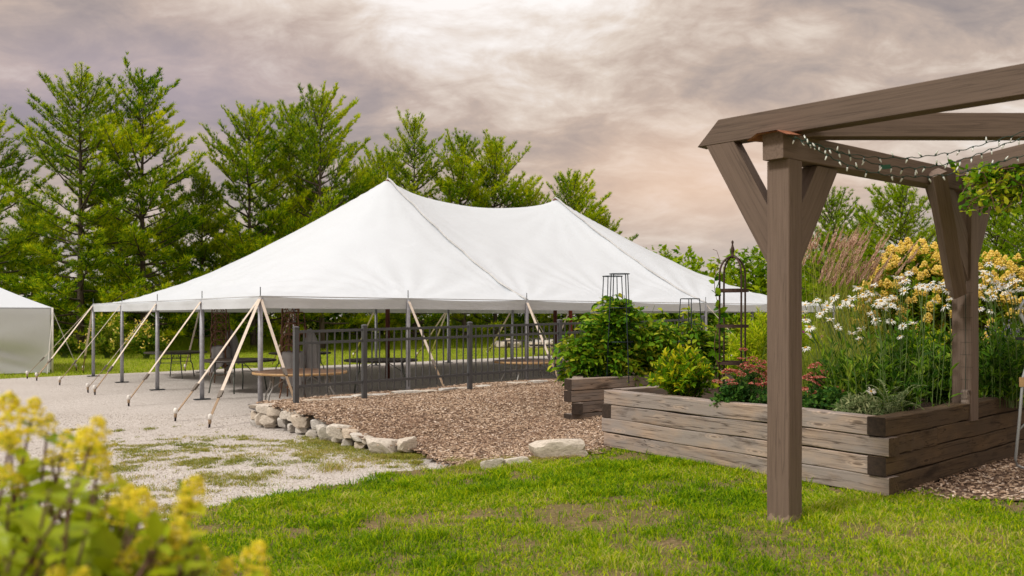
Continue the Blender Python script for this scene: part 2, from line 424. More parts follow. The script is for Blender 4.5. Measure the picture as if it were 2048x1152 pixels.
# timber
M['bed_wood'] = woodmat('weathered_bed_timber', (.36, .275, .215), (.105, .069, .048), (1.0, 22, 22), (.265, .235, .22), .88, True, .5)
M['bed_wood_shaded'] = woodmat('shaded_bed_timber', (.105, .068, .036), (.034, .020, .010), (1.0, 22, 22), (.08, .055, .034), .88, True, .5)  # same timber, colour darkened to paint in the shade under pergola and vines
M['endgrain'] = flat('dark_timber_end_grain', (.05, .032, .022), .9, 0, .3, 30)
M['pergola'] = woodmat('taupe_stained_timber', (.155, .112, .088), (.105, .075, .059), (1.0, 34, 34), None, .7, False, .22, crack=.3)
M['pergola_post'] = woodmat('taupe_stained_post', (.155, .112, .088), (.112, .080, .063), (1.0, 34, 34), None, .7, False, .22, wear=(.33, .245, .19), crack=.3)
def rust():
    m = Mat('rusty_flashing'); n = m.noise(m.coord('Object', rnd=2.0), 9, 6, .7)
    c = m.ramp(n, [(.35, (.16, .055, .028)), (.52, (.42, .16, .08)), (.66, (.55, .36, .26))])
    return m.pbr(c, .6, .4, m.bump(n, .3, .01), .4)
M['rust'] = rust()
M['obelisk'] = flat('rusted_brown_iron', (.085, .05, .04), .65, .5, .25, 25)
M['cage'] = flat('dark_blue_grey_wire', (.035, .05, .065), .5, .6)
M['wire'] = flat('dark_green_flex', (.012, .045, .03), .55)
M['plug'] = flat('green_plug', (.012, .11, .06), .5)
def bulbmat():
    m = Mat('clear_mini_bulb'); return m.pbr((.72, .76, .72), .12, 0, None, .8)
M['bulb'] = bulbmat()
M['chairtube'] = flat('pale_grey_painted_tube', (.42, .44, .45), .4, .3)
M['blackplastic'] = flat('black_plastic', (.015, .016, .018), .45)
# plants
M['bark'] = woodmat('pine_bark', (.105, .082, .065), (.04, .03, .024), (6, 6, 1.2), None, .95, False, .8)
M['pine'] = leafmat('pine_needles', [(0, (.022, .085, .004)), (.3, (.12, .25, .005)), (.65, (.34, .46, .007)), (1, (.66, .66, .012))], .42, .55, .42)
M['pine_far'] = leafmat('young_pine_needles', [(0, (.07, .17, .004)), (.5, (.21, .34, .006)), (1, (.42, .49, .012))], .3, .55, .3)
M['brush'] = leafmat('woodland_undergrowth', [(0, (.02, .06, .004)), (.4, (.07, .16, .006)), (.8, (.19, .29, .01)), (1, (.34, .38, .04))], .3, .6, .4)
M['stem'] = flat('green_stem', (.10, .16, .03), .6)
M['stem_red'] = flat('red_brown_stem', (.13, .06, .035), .6)
M['tomato'] = leafmat('tomato_leaf', [(0, (.03, .10, .006)), (.45, (.10, .24, .010)), (.8, (.24, .38, .015)), (1, (.46, .48, .04))], .34, .5, .9)
M['gold'] = leafmat('golden_shrub_leaf', [(0, (.04, .12, .004)), (.6, (.12, .26, .006)), (.88, (.32, .42, .010)), (1, (.60, .56, .02))], .34, .45, .8)
M['feather'] = leafmat('feathery_lime_foliage', [(0, (.18, .32, .005)), (.5, (.40, .52, .008)), (1, (.64, .64, .03))], .36, .6, .6)
M['daisyleaf'] = leafmat('daisy_foliage', [(0, (.022, .07, .007)), (.5, (.075, .18, .012)), (.85, (.18, .31, .02)), (1, (.32, .42, .05))], .28, .45, .8)
M['greyleaf'] = leafmat('grey_green_leaf', [(0, (.10, .16, .06)), (.5, (.21, .28, .12)), (1, (.42, .46, .24))], .25, .6, .8)
M['herb'] = leafmat('low_dark_herb', [(0, (.015, .055, .012)), (.6, (.045, .13, .02)), (1, (.11, .22, .03))], .25, .45, .8)
M['reed'] = leafmat('reed_blade', [(0, (.10, .17, .02)), (.5, (.22, .28, .03)), (1, (.38, .38, .08))], .3, .6, .5)
M['plume'] = leafmat('pink_brown_plume', [(0, (.30, .18, .12)), (.5, (.50, .335, .24)), (1, (.70, .53, .41))], .3, .8)
M['cream'] = leafmat('cream_panicle', [(0, (.70, .52, .07)), (.5, (.87, .69, .16)), (1, (.95, .82, .36))], .3, .7)
M['lemon'] = leafmat('lemon_panicle', [(0, (.62, .60, .03)), (.4, (.86, .76, .06)), (.8, (.92, .80, .12)), (1, (.95, .88, .45))], .3, .7)
M['hydleaf'] = leafmat('hydrangea_leaf', [(0, (.07, .16, .006)), (.5, (.17, .30, .010)), (1, (.38, .46, .02))], .3, .45, .7)
def bigleaf():
    m = Mat('near_shrub_leaf'); n = m.noise(m.coord('Object', (9, 22, 9), 4.0), 2.0, 4, .6)
    c = m.ramp(m.math('MULTIPLY_ADD', n, .4, m.math('MULTIPLY', m.orand(), .75)), [(.1, (.08, .19, .005)), (.45, (.26, .38, .008)), (.85, (.58, .56, .014))])
    return m.pbr(c, .42, 0, m.bump(n, .3, .004), .2, .35, (.42, .52, .015))
M['nearleaf'] = bigleaf()
M['petal'] = leafmat('white_petal', [(0, (.80, .80, .76)), (1, (.88, .88, .85))], .25, .6)
M['disc'] = flat('yellow_flower_disc', (.62, .36, .03), .8, 0, .2, 60)
M['yarrow'] = leafmat('red_yarrow', [(0, (.30, .04, .035)), (.5, (.45, .11, .085)), (1, (.64, .36, .26))], .2, .8)
M['sage'] = leafmat('lilac_spikes', [(0, (.22, .18, .40)), (1, (.46, .40, .66))], .25, .8)
M['pinkfl'] = leafmat('magenta_bloom', [(0, (.40, .05, .30)), (1, (.55, .14, .45))], .25, .7)
M['vine'] = leafmat('vine_leaf', [(0, (.03, .11, .005)), (.45, (.11, .26, .006)), (.85, (.28, .42, .012)), (1, (.50, .53, .03))], .36, .45, 1.2)
M['pebble'] = leafmat('loose_pebbles', [(0, (.20, .165, .14)), (.4, (.46, .41, .36)), (1, (.74, .70, .65))], 0.001, .9)

# ---------------------------------------------------------------- the setting: ground sheets
TH = R(38.4)
U = A((math.cos(TH), math.sin(TH), 0)); E_ = A((-math.sin(TH), math.cos(TH), 0))
P0 = A((-4.52, 15.72, 0))                 # near left corner pole of the big tent
FP = A((-3.38, 13.69, 0))                 # first fence post
def zlawn(x, y): return 0.14 * smooth(-1.6, 1.6, np.asarray(x, float)) + 0.006
def zmulch(x, y):
    x = np.asarray(x, float); y = np.asarray(y, float)
    t = (x - FP[0]) * U[0] + (y - FP[1]) * U[1]; d = -((x - FP[0]) * E_[0] + (y - FP[1]) * E_[1])
    zf = 0.335 + 0.018 * np.clip(t, -1, 8); zl = zlawn(x, y)
    return zl + (zf - zl) * (1 - smooth(.5, 5.0, d)) + .012 + .03 * (vnoise(x, y, 1.3, 4) - .5) + .014 * (vnoise(x, y, 5, 5) - .5)

LAWN = [(-9, -2), (-9, 4.6), (-4.2, 5.2), (-3.38, 5.78), (-3.08, 6.54), (-2.88, 7.26), (-2.73, 7.53), (-2.47, 7.93), (-2.06, 8.5), (-1.69, 9.15),
        (-1.23, 9.6), (-.79, 9.65), (-.3, 9.55), (.2, 9.85), (.96, 10.15), (1.2, 10.5), (3.4, 7.75), (4.31, 7.37), (6.5, 6.3), (12, 5.5), (12, -2)]
MULCH = [(-4.05, 13.9), (-3.2, 12.85), (-2.15, 11.6), (-1.66, 10.95), (-1.1, 10.75), (-.75, 9.95), (-.35, 9.45), (.2, 9.8), (.96, 10.05), (1.15, 10.6),
         (2.6, 11.9), (6.0, 14.6), (6.5, 21.5), (3.9, 20.4), (-3.7, 14.35)]
PATH = [(3.35, 7.75), (3.7, 7.5), (4.31, 7.32), (6.5, 6.2), (10, 6.0), (10, 13.5), (7.6, 11.6)]

def sheet(name, poly, cell, zf, mat, edge=0.0, seed=0, kind='structure'):
    p = np.asarray(poly); x0, y0 = p.min(0); x1, y1 = p.max(0)
    nx, ny = int((x1 - x0) / cell) + 2, int((y1 - y0) / cell) + 2
    gx, gy = np.meshgrid(x0 + np.arange(nx) * cell, y0 + np.arange(ny) * cell, indexing='ij')
    cxm, cym = gx[:-1, :-1] + cell / 2, gy[:-1, :-1] + cell / 2
    jx = edge * (vnoise(cxm, cym, 2.3, seed) - .5) + edge * .6 * (vnoise(cxm, cym, 7, seed + 1) - .5)
    jy = edge * (vnoise(cxm, cym, 2.3, seed + 2) - .5) + edge * .6 * (vnoise(cxm, cym, 7, seed + 3) - .5)
    keep = in_poly(poly, cxm + jx, cym + jy)
    i, j = np.nonzero(keep); idx = lambda a, b: a * ny + b
    q = np.stack([idx(i, j), idx(i + 1, j), idx(i + 1, j + 1), idx(i, j + 1)], 1)
    v = np.stack([gx.ravel(), gy.ravel(), zf(gx.ravel(), gy.ravel())], 1)
    used, inv = np.unique(q, return_inverse=True)
    mb = MB(); mb.add(v[used], inv.reshape(q.shape)); return tag(mb.build(name, mat, None, True), kind=kind)

g = MB(); n_ = 24; xs = np.concatenate([[-600, -250, -120], np.linspace(-70, 70, n_), [120, 250, 600]]); ys = np.concatenate([[-200, -60], np.linspace(-10, 110, n_), [200, 400, 900]])
gx, gy = np.meshgrid(xs, ys, indexing='ij'); gz = -.012 + 0 * gx
ii, jj = np.meshgrid(np.arange(len(xs) - 1), np.arange(len(ys) - 1), indexing='ij'); ii = ii.ravel(); jj = jj.ravel(); L_ = len(ys)
g.add(np.stack([gx.ravel(), gy.ravel(), gz.ravel()], 1), np.stack([ii * L_ + jj, (ii + 1) * L_ + jj, (ii + 1) * L_ + jj + 1, ii * L_ + jj + 1], 1))
tag(g.build('meadow_ground', M['meadow']), kind='structure')
GRAVEL = [(-60, 6), (-34, 13), (-19, 21.6), (-14.2, 24.2), (-12.5, 26.1), (-10, 28.6), (-7.9, 30.0), (-5.4, 32.1), (-3.2, 34.2), (1.84, 39.2), (8, 42), (16, 36), (14, 20), (14, -3), (-60, -3)]
g = MB(); gp = []
for k in range(len(GRAVEL)):                 # uneven edge
    a, b = A(GRAVEL[k]), A(GRAVEL[(k + 1) % len(GRAVEL)]); n = max(1, int(np.linalg.norm(b - a) / .45)) if 1 <= k <= 9 else 1
    for t in np.arange(n) / n:
        q = a + (b - a) * t; gp.append((*(q + (rng.normal(0, .06, 2) if n > 1 else 0)), -.004))
g.add(gp, [list(range(len(gp)))]); tag(g.build('gravel_yard', M['gravel']), kind='structure')
sheet('lawn', LAWN, .07, lambda x, y: zlawn(x, y) + .012 * (vnoise(x, y, 3, 2) - .5), M['lawn_soil'], .35, 3)
mulch_o = sheet('mulch_bed', MULCH, .08, zmulch, M['mulch'], .22, 9)
sheet('mulch_path', PATH, .09, lambda x, y: zlawn(x, y) + .014 + .03 * (vnoise(x, y, 1.5, 8) - .5), M['mulch'], .25, 13)

# ---------------------------------------------------------------- the big pole tent
BS, BT = 3.094, 3.05
LEN, WID = 6 * BS, 4 * BT; ZE, ZP = 2.08, 5.54; S1, S2 = 2 * BS, 4 * BS
def tp(s, t, z=0.0): return P0 + U * s + E_ * t + A((0, 0, z))
def canopy_z(s, t):
    b = np.abs(t - WID / 2) / (WID / 2)
    a = np.where(s < S1, (S1 - s) / S1, np.where(s > S2, (s - S2) / (LEN - S2), 0.0))
    x = np.clip((s - S1) / (S2 - S1), 0, 1)
    r = np.where((s > S1) & (s < S2), ZP - .50 * np.power(np.maximum(4 * x * (1 - x), 0), .75), ZP)
    m = np.maximum(a, b); p = 2.6; d = np.power(a ** p + b ** p, 1 / p); k = m ** 2.5
    d = np.clip(d * (1 - k) + m * k, 0, 1)
    return ZE + (r - ZE) * np.power(1 - d, 1.17)
POLES = [(i, 0) for i in range(7)] + [(0, j) for j in (1, 2, 3)] + [(i, 4) for i in range(7)] + [(6, j) for j in (1, 2, 3)]
tent = empty('pole_tent', tp(LEN / 2, WID / 2))
tag(tent, 'large white two-peaked pole tent with open sides over the gravel', 'tent')
ns, nt_ = 156, 104
gs = np.linspace(0, 1, ns); gt = np.linspace(0, 1, nt_)
S, T = np.meshgrid(gs * LEN, gt * WID, indexing='ij'); Z = canopy_z(S, T)
for (i, j) in POLES:                       # tension folds fanning from each pole top
    dx, dy = S - i * BS, T - j * BT; dd = np.hypot(dx, dy); an = np.arctan2(dy, dx)
    edge = np.minimum(np.minimum(S, LEN - S), np.minimum(T, WID - T))
    Z += .042 * np.sin(an * 19 + i * 2.1 + j + .8 * np.sin(dd * 1.3 + i)) * np.exp(-dd / 1.7) * np.clip(dd / .5, 0, 1) * np.clip(edge / .25, 0, 1)
for sp in (S1, S2):
    dx, dy = S - sp, T - WID / 2; dd = np.hypot(dx, dy); an = np.arctan2(dy, dx)
    Z += .016 * np.sin(an * 26) * np.exp(-dd / 2.5) * np.clip(dd / .6, 0, 1)
Z += .018 * (vnoise(S, T, .9, 21) - .5) * 2 * np.clip(np.minimum(np.minimum(S, LEN - S), np.minimum(T, WID - T)) / 1.0, 0, 1)
Z -= .035 * np.abs(np.sin(S / BS * math.pi)) * ((T < .01) | (T > WID - .01)) + .035 * np.abs(np.sin(T / BT * math.pi)) * ((S < .01) | (S > LEN - .01))
V = P0 + S[..., None] * U + T[..., None] * E_ + Z[..., None] * A((0, 0, 1))
ii, jj = np.meshgrid(np.arange(ns - 1), np.arange(nt_ - 1), indexing='ij'); ii = ii.ravel(); jj = jj.ravel()
mb = MB(); mb.add(V.reshape(-1, 3), np.stack([ii * nt_ + jj, (ii + 1) * nt_ + jj, (ii + 1) * nt_ + jj + 1, ii * nt_ + jj + 1], 1))
mb.build('canopy', M['vinyl'], tent, True)
# valance: a hanging skirt round the eave
per = [(s, 0.0) for s in np.linspace(0, LEN, 130)] + [(LEN, t) for t in np.linspace(0, WID, 90)[1:]] + [(s, WID) for s in np.linspace(LEN, 0, 130)[1:]] + [(0.0, t) for t in np.linspace(WID, 0, 90)[1:-1]]
per = A(per); npn = len(per)
sc = np.where((per[:, 1] < .01) | (per[:, 1] > WID - .01), np.abs(np.sin(per[:, 0] / BS * math.pi)), np.abs(np.sin(per[:, 1] / BT * math.pi)))
out = nrm(np.stack([np.where(per[:, 0] < .01, -1, np.where(per[:, 0] > LEN - .01, 1, 0)), np.where(per[:, 1] < .01, -1, np.where(per[:, 1] > WID - .01, 1, 0))], 1))
base = P0 + per[:, :1] * U + per[:, 1:] * E_; outw = out[:, :1] * U + out[:, 1:] * E_
rows = []
for k, q in enumerate(np.linspace(0, 1, 6)):
    h = ZE - .035 * sc + .004 - q * (.215 - .03 * sc); rip = .012 + .014 * q * np.sin(np.arange(npn) * .55) + .012 * np.sin(np.arange(npn) * .21 + 1) * q + (.006 if k == 1 else 0)
    rows.append(base + outw * rip[:, None] + np.stack([0 * h, 0 * h, h], 1))
V = np.stack(rows); kk, pp = np.meshgrid(np.arange(5), np.arange(npn), indexing='ij'); kk = kk.ravel(); pp = pp.ravel()
mb = MB(); mb.add(V.reshape(-1, 3), np.stack([kk * npn + pp, kk * npn + (pp + 1) % npn, (kk + 1) * npn + (pp + 1) % npn, (kk + 1) * npn + pp], 1))
mb.build('valance', M['valance'], tent, True)
mb = MB(); tube(mb, np.concatenate([base + outw * .014 + A((0, 0, ZE + .004)), (base + outw * .014 + A((0, 0, ZE + .004)))[:1]]), .012, 5, cap=False); mb.build('eave_rope', M['valance'], tent, True)
for sp in (S1, S2):                          # lacing seams from each peak to both eaves
    for sg in (0, 1):
        tt = np.linspace(WID / 2, sg * WID, 40); s_ = np.full(40, sp) + .02 * np.sin(np.arange(40) * .9)
        z = canopy_z(np.full(40, sp), tt) + .02
        for w, r, mat, nm, dz in ((0.0, .021, 'seam', 'seam_lacing', .012), (.045, .016, 'vinyl', 'seam_flap', .004)):
            mb = MB(); tube(mb, P0 + (s_ + w)[:, None] * U + tt[:, None] * E_ + (z + dz + .006 * np.sin(np.arange(40) * 1.7))[:, None] * A((0, 0, 1)), r, 5); mb.build(nm, M[mat], tent, True)
    mb = MB(); tube(mb, [tp(sp, WID / 2, 0), tp(sp, WID / 2, 2.7), tp(sp, WID / 2, ZP - .03)], .065, 10); mb.build('centre_pole', M['redpole'], tent, True)
    mb = MB(); tube(mb, [tp(sp, WID / 2, ZP - .05), tp(sp, WID / 2, ZP + (.22 if sp == S1 else .04))], .010, 5); mb.build('peak_pin', M['galv'], tent)
for (i, j) in POLES:
    b = tp(i * BS, j * BT); mb = MB(); tube(mb, [b + A((0, 0, .02)), b + A((0, 0, 1.0)), b + A((0, 0, ZE - .02))], [.047, .047, .044], 8)
    po = mb.build('side_pole', M['galv'], tent, True)
    def sub(nm, mb, mat):
        o = mb.build(nm, M[mat], None); o.data.transform(Matrix.Translation(-tent.location)); o.parent = po
    mb = MB(); bar(mb, b - U * .16 + A((0, 0, .012)), b + U * .16 + A((0, 0, .012)), .15, .016); sub('base_plate', mb, 'plate')
    mb = MB(); tube(mb, [b + A((0, 0, ZE - .03)), b + A((0, 0, ZE + .17))], .009, 5); sub('pole_pin', mb, 'plate')

STAKES = []
def strap(top, foot, w=.052):
    top, foot = A(top), A(foot); d = foot - top; L = np.linalg.norm(d); d /= L
    k = 1 - .62 / L; a = top + d * (L * k); mb = MB(); side = np.cross(d, (0, 0, 1)); upv = np.cross(side, d)
    bar(mb, top, a, w, .006, up=upv); s = mb.build('guy_strap', M['strap'], tent)
    def sub(nm, mb, mat):
        o = mb.build(nm, M[mat], None); o.data.transform(Matrix.Translation(-tent.location)); o.parent = s
    mb = MB(); bar(mb, a + d * .05, foot + A((0, 0, .02)), w * .75, .012, up=upv); sub('webbing_loop', mb, 'strap_end')
    mb = MB(); bar(mb, a - d * .03, a + d * .09, w * 1.25, .035, up=upv); bar(mb, a + d * .0, a + d * .13 + upv * .02, w * .9, .02, up=upv); sub('ratchet', mb, 'ratchet')
def stake(foot, label):
    foot = A(foot); r = empty('tent_stake', foot + A((0, 0, -.05))); tag(r, label, 'stake', 'stakes holding the tent straps')
    mb = MB(); tl = A((rng.normal(0, .012), rng.normal(0, .012), 0)); tube(mb, [foot + A((0, 0, -.05)), foot + tl + A((0, 0, .15))], .017, 6); mb.build('rod', M['iron'], r, True)
    mb = MB(); tube(mb, [foot + tl * .4 + A((0, 0, .06)), foot + tl * .9 + A((0, 0, .13))], .024, 6); mb.build('webbing_wrap', M['strap_end'], r, True)
    mb = MB(); lathe(mb, [(.022, .125), (.034, .135), (.037, .165), (.034, .195), (.020, .212), (.004, .216)], 10, foot + tl); mb.build('safety_cap', M['cap'], r, True)
SL = [((0, 4), (54.7, 757), 0, 'white-capped stake farthest left, in front of the small white tent'),
      ((0, 4), (74, 761), 0, 'white-capped stake second from left, in front of the small white tent'),
      ((0, 3), (119.5, 770), 0, 'white-capped stake on gravel, third from left of the front row'),
      ((0, 2), (176.5, 785), 0, 'left one of two close-set white-capped stakes on the gravel'),
      ((0, 2), (190.5, 789.5), 0, 'right one of two close-set white-capped stakes on the gravel'),
      ((0, 1), (257.5, 812), 0, 'lone white-capped stake on gravel in front of the second tent pole'),
      ((0, 0), (350.5, 842), 0, 'white-capped stake at the gravel front, second nearest the camera'),
      ((0, 0), (418, 855), 0, 'white-capped stake nearest the camera, beside the stone wall'),
      ((0, 4), (166, 745), 0, 'white-capped stake on grass beside the back left tent pole'),
      ((1, 4), (370.5, 742), 0, 'white-capped stake on grass behind the farthest left table'),
      ((3, 4), (707, 716), 0, 'white-capped stake on grass behind the second fence post'),
      ((4, 4), (834, 715), 0, 'left one of two stakes on grass between second and third fence posts'),
      ((4, 4), (861, 713), 0, 'right one of two stakes on grass between second and third fence posts'),
      ((5, 4), (975, 711), 0, 'left one of two stakes on grass right of the third fence post'),
      ((5, 4), (981, 703), 0, 'right one of two stakes on grass right of the third fence post')]
for (ij, f, z, lab) in SL:
    foot = A(gnd(f[0], f[1], z)); strap(tp(ij[0] * BS, ij[1] * BT, ZE - .01), foot + A((0, 0, .09))); stake(foot, lab)
for (ij, f, z) in [((0, 0), (588, 799), .33), ((1, 0), (888, 776), .36), ((2, 0), (1116, 757), .43), ((2, 0), (1130, 748), .44)]:
    foot = A(gnd(f[0], f[1], z)); strap(tp(ij[0] * BS, ij[1] * BT, ZE - .01), foot)
for (i, j), o2 in {(4, 0): -E_ * 1.6 + U * .8, (3, 0): -E_ * 1.6, (5, 0): -E_ * 1.7, (2, 4): E_ * 1.8, (6, 4): E_ * 1.8 + U * .5, (6, 2): U * 2}.items():
    strap(tp(i * BS, j * BT, ZE - .01), tp(i * BS, j * BT) + o2 + A((0, 0, .05)))

# ---------------------------------------------------------------- small white tent on the left
c0 = A(gnd(105, 746)); wb = nrm(A((-.51, .86, 0))); wd = nrm(A((-.86, -.51, 0)))
st = empty('frame_tent', c0 + wd * 3 + wb * 3); tag(st, 'small white walled tent with a sagging side at the left edge', 'tent')
W2, HE, HA = 6.0, 2.0, 3.55
corn = [c0, c0 + wd * W2, c0 + wd * W2 + wb * W2, c0 + wb * W2]; apex = c0 + wd * 3 + wb * 3 + A((0, 0, HA))
n = 24; rr = []
for a in range(4):
    p, q = corn[a], corn[(a + 1) % 4]; mb = MB(); vs = []
    for i in range(n + 1):
        for j in range(n + 1):
            x = i / n; y = j / n; e = p + (q - p) * x + A((0, 0, HE)); o_ = e + (apex - e) * y; o_[2] -= .16 * y * (1 - y) * 4 * .5; vs.append(o_)
    fi = [[i * (n + 1) + j, (i + 1) * (n + 1) + j, (i + 1) * (n + 1) + j + 1, i * (n + 1) + j + 1] for i in range(n) for j in range(n)]
    mb.add(vs, fi); mb.build('roof_panel', M['vinyl'], st, True)
    mb = MB(); vs = []
    on = nrm(np.cross(q - p, (0, 0, 1)))
    for i in range(41):
        for j in range(5):
            x = i / 40; vs.append(p + (q - p) * x + on * (.03 + .012 * math.sin(i * 1.1) * j / 4) + A((0, 0, HE + .01 - .24 * j / 4)))
    mb.add(vs, [[i * 5 + j, i * 5 + j + 1, (i + 1) * 5 + j + 1, (i + 1) * 5 + j] for i in range(40) for j in range(4)]); mb.build('roof_valance', M['valance'], st, True)
    mb = MB(); vs = []; nw, nh = 60, 30     # side wall with a diagonal slack fold
    for i in range(nw + 1):
        for j in range(nh + 1):
            x = i / nw; y = j / nh; f1 = .15 * math.exp(-((y - .25 - .5 * x) / .10) ** 2) + .10 * math.exp(-((y - .02 - .75 * x) / .08) ** 2) + .06 * math.exp(-((y - .10 - 1.1 * x) / .05) ** 2) + .05 * math.sin(7 * y + 5 * x) * (1 - x) * .5
            vs.append(p + (q - p) * (x * .975 + .0125) + on * (-.03 + f1 * min(1, x * 7) * min(1, (1 - x) * 9) * min(1, 4 * (1 - y))) + A((0, 0, .02 + (HE - .06) * (1 - (1 - y)))))
    mb.add(vs, [[i * (nh + 1) + j, (i + 1) * (nh + 1) + j, (i + 1) * (nh + 1) + j + 1, i * (nh + 1) + j + 1] for i in range(nw) for j in range(nh)]); mb.build('side_wall', M['wallvinyl'], st, True)
    mb = MB(); tube(mb, [p, p + A((0, 0, HE))], .03, 8); mb.build('leg', M['cap'], st, True)
mb = MB(); tk = A(gnd(154, 741)); tube(mb, [c0 + A((0, 0, HE - .1)), tk + A((0, 0, .12))], .012, 5); mb.build('guy_rope', M['rope'], st)
stake(tk, 'white-capped stake on grass holding the small tent guy rope')
mb = MB(); tk2 = c0 - wb * 1.2 + wd * .2; tube(mb, [c0 + A((0, 0, HE - .1)), tk2 + A((0, 0, .05))], .010, 5); mb.build('guy_rope', M['rope'], st)

# ---------------------------------------------------------------- round folding tables under the tent
def make_table(r, pale):
    t = empty('round_table'); H = .74
    mb = MB(); lathe(mb, [(r - .012, H - .022), (r - .010, H - .002), (r - .03, H), (.001, H)], 40, cap=False); mb.build('table_top', M['top_brown' if pale else 'top_dark'], t, False)
    mb = MB(); lathe(mb, [(r - .02, H - .045), (r, H - .042), (r + .004, H - .022), (r, H - .004), (r - .013, H - .001)], 40, cap=False); mb.build('rim', M['rim_wood' if pale else 'rim_dark'], t, True)
    mb = MB(); lathe(mb, [(.001, H - .044), (r - .03, H - .044)], 40, cap=False); mb.build('underside', M['rim_wood' if pale else 'rim_dark'], t)
    mat = M['legpale' if pale else 'legsteel']
    for sx in (-1, 1):
        for sy in (-1, 1):
            mb = MB(); tube(mb, [(sx * .48, sy * .26, H - .05), (sx * .50, sy * .27, .45), (sx * .56, sy * .30, .34), (sx * .60, sy * .34, .0)], .016, 7); mb.build('leg', mat, t, True)
        mb = MB(); tube(mb, [(sx * .50, -.27, .44), (sx * .50, .27, .44)], .012, 6); mb.build('crossbar', mat, t, True)
        mb = MB(); tube(mb, [(sx * .495, -.265, .56), (sx * .495, .265, .56)], .010, 6); mb.build('crossbar', mat, t, True)
        mb = MB(); tube(mb, [(sx * .50, 0, .44), (sx * .12, 0, H - .05)], .010, 6); mb.build('brace', mat, t, True)
        mb = MB(); bar(mb, (sx * .48, -.5, H - .055), (sx * .48, .5, H - .055), .05, .02); mb.build('batten', mat, t)
    return t
tabs = {True: make_table(.83, True), False: make_table(.84, False)}; usedt = {True: 0, False: 0}
TB = [(600, 742, True, 20, 'round brown-topped table with pale edge, behind the first fence post'),
      (477, 718.5, False, 70, 'dark round table in front of the left stack of chairs'),
      (352, 703, False, 95, 'dark round table farthest left, at the back gravel edge'),
      (600, 704.5, False, 40, 'dark round table half hidden behind the right stack of chairs'),
      (762, 718.5, False, 10, 'dark round table by the red-brown centre pole, behind the second fence post'),
      (1060, 721, True, 35, 'round brown-topped table left of the tomato plants, behind the fence')]
for (px, py, pale, rz, lab) in TB:
    p = at(px, py, (EYE - .74) * F / (py - HOR)); o = tabs[pale] if not usedt[pale] else copy_tree(tabs[pale]); usedt[pale] = 1
    o.location = (p.x, p.y, 0); o.rotation_euler = (0, 0, R(rz)); tag(o, lab, 'table', 'round folding tables under the tent')
# two dark tables out on the grass
def picnic(px, py, L, lab, bench):
    p = at(px, py, (EYE - .75) * F / (py - HOR)); t = empty('picnic_table', (p.x, p.y, 0)); tag(t, lab, 'table')
    for k in range(4):
        mb = MB(); bar(mb, (p.x - L / 2, p.y - .3 + .2 * k, .74), (p.x + L / 2, p.y - .3 + .2 * k, .74), .185, .04); mb.build('plank', M['rim_dark'], t)
    for sx in (-1, 1):
        for sy in (-1, 1):
            mb = MB(); bar(mb, (p.x + sx * L * .35, p.y + sy * .22, .72), (p.x + sx * L * .35, p.y + sy * (.5 if bench else .24), 0), .07, .05, up=(1, 0, 0)); mb.build('leg', M['rim_dark'], t)
        if bench:
            mb = MB(); bar(mb, (p.x - L / 2, p.y + sx * .68, .44), (p.x + L / 2, p.y + sx * .68, .44), .26, .04); mb.build('bench_seat', M['rim_dark'], t)
            mb = MB(); bar(mb, (p.x + sx * L * .35, p.y - .7, .40), (p.x + sx * L * .35, p.y + .7, .40), .05, .06); mb.build('bench_support', M['rim_dark'], t)
picnic(1034, 681, 1.25, 'small dark plank table on the grass beyond the tent', False)
picnic(1092, 677, 1.5, 'dark picnic table with benches on the grass beyond the tent', True)

# ---------------------------------------------------------------- stacked bentwood chairs
def make_chair():
    t = empty('bentwood_chair')
    mb = MB(); pr = [(.001, .445), (.17, .445), (.195, .452), (.20, .462), (.19, .472), (.001, .468)]; lathe(mb, pr, 18, cap=False); mb.build('seat', M['bentwood'], t, True)
    for sx in (-1, 1):
        mb = MB(); tube(mb, bez((sx * .16, -.15, .45), (sx * .17, -.17, .25), (sx * .20, -.21, 0), 5), .015, 6); mb.build('leg', M['bentwood'], t, True)
        mb = MB(); tube(mb, bez((sx * .16, .16, .46), (sx * .17, .18, .25), (sx * .19, .26, 0), 5), .015, 6); mb.build('leg', M['bentwood'], t, True)
    a = np.linspace(0, math.pi, 13)
    hoop = [(.175, .17, .42)] + [(.185 * math.cos(x), .20 + .03 * math.sin(x), .68 + .22 * math.sin(x)) for x in a] + [(-.175, .17, .42)]
    mb = MB(); tube(mb, hoop, .014, 6); mb.build('back_hoop', M['bentwood'], t, True)
    mb = MB(); tube(mb, [(.11 * math.cos(x), .19 + .02 * math.sin(x), .50 + .30 * math.sin(x)) for x in a], .010, 6); mb.build('inner_hoop', M['bentwood'], t, True)
    for sx in (-1, 1):
        mb = MB(); tube(mb, bez((sx * .15, .185, .50), (0, .18, .66), (-sx * .13, .215, .86), 7), .009, 5); mb.build('cross_slat', M['bentwood'], t, True)
    mb = MB(); ring = np.linspace(0, 2 * math.pi, 17); tube(mb, [(.165 * math.cos(x), .165 * math.sin(x), .22) for x in ring], .008, 5, cap=False); mb.build('stretcher_ring', M['bentwood'], t, True)
    return t
chair = make_chair(); first = True
ORD = ['bottom', 'second', 'third', 'fourth', 'fifth', 'sixth', 'top']
STK = [(440, 767, 'left', 185), (586, 795, 'right', 172)]
for (px, py, side, rz) in STK:
    p = gnd(px, py)
    for k in range(7):
        o = chair if first else copy_tree(chair); first = False
        o.location = (p.x + rng.normal(0, .008), p.y + .012 * k, .225 * k); o.rotation_euler = (R(1.0), 0, R(rz + rng.normal(0, 1.5)))
        tag(o, f'brown bentwood chair, {ORD[k]} {"one " if k in (0, 6) else "from the bottom "}of the {side} chair stack under the tent', 'chair', f'chairs of the {side} stack')
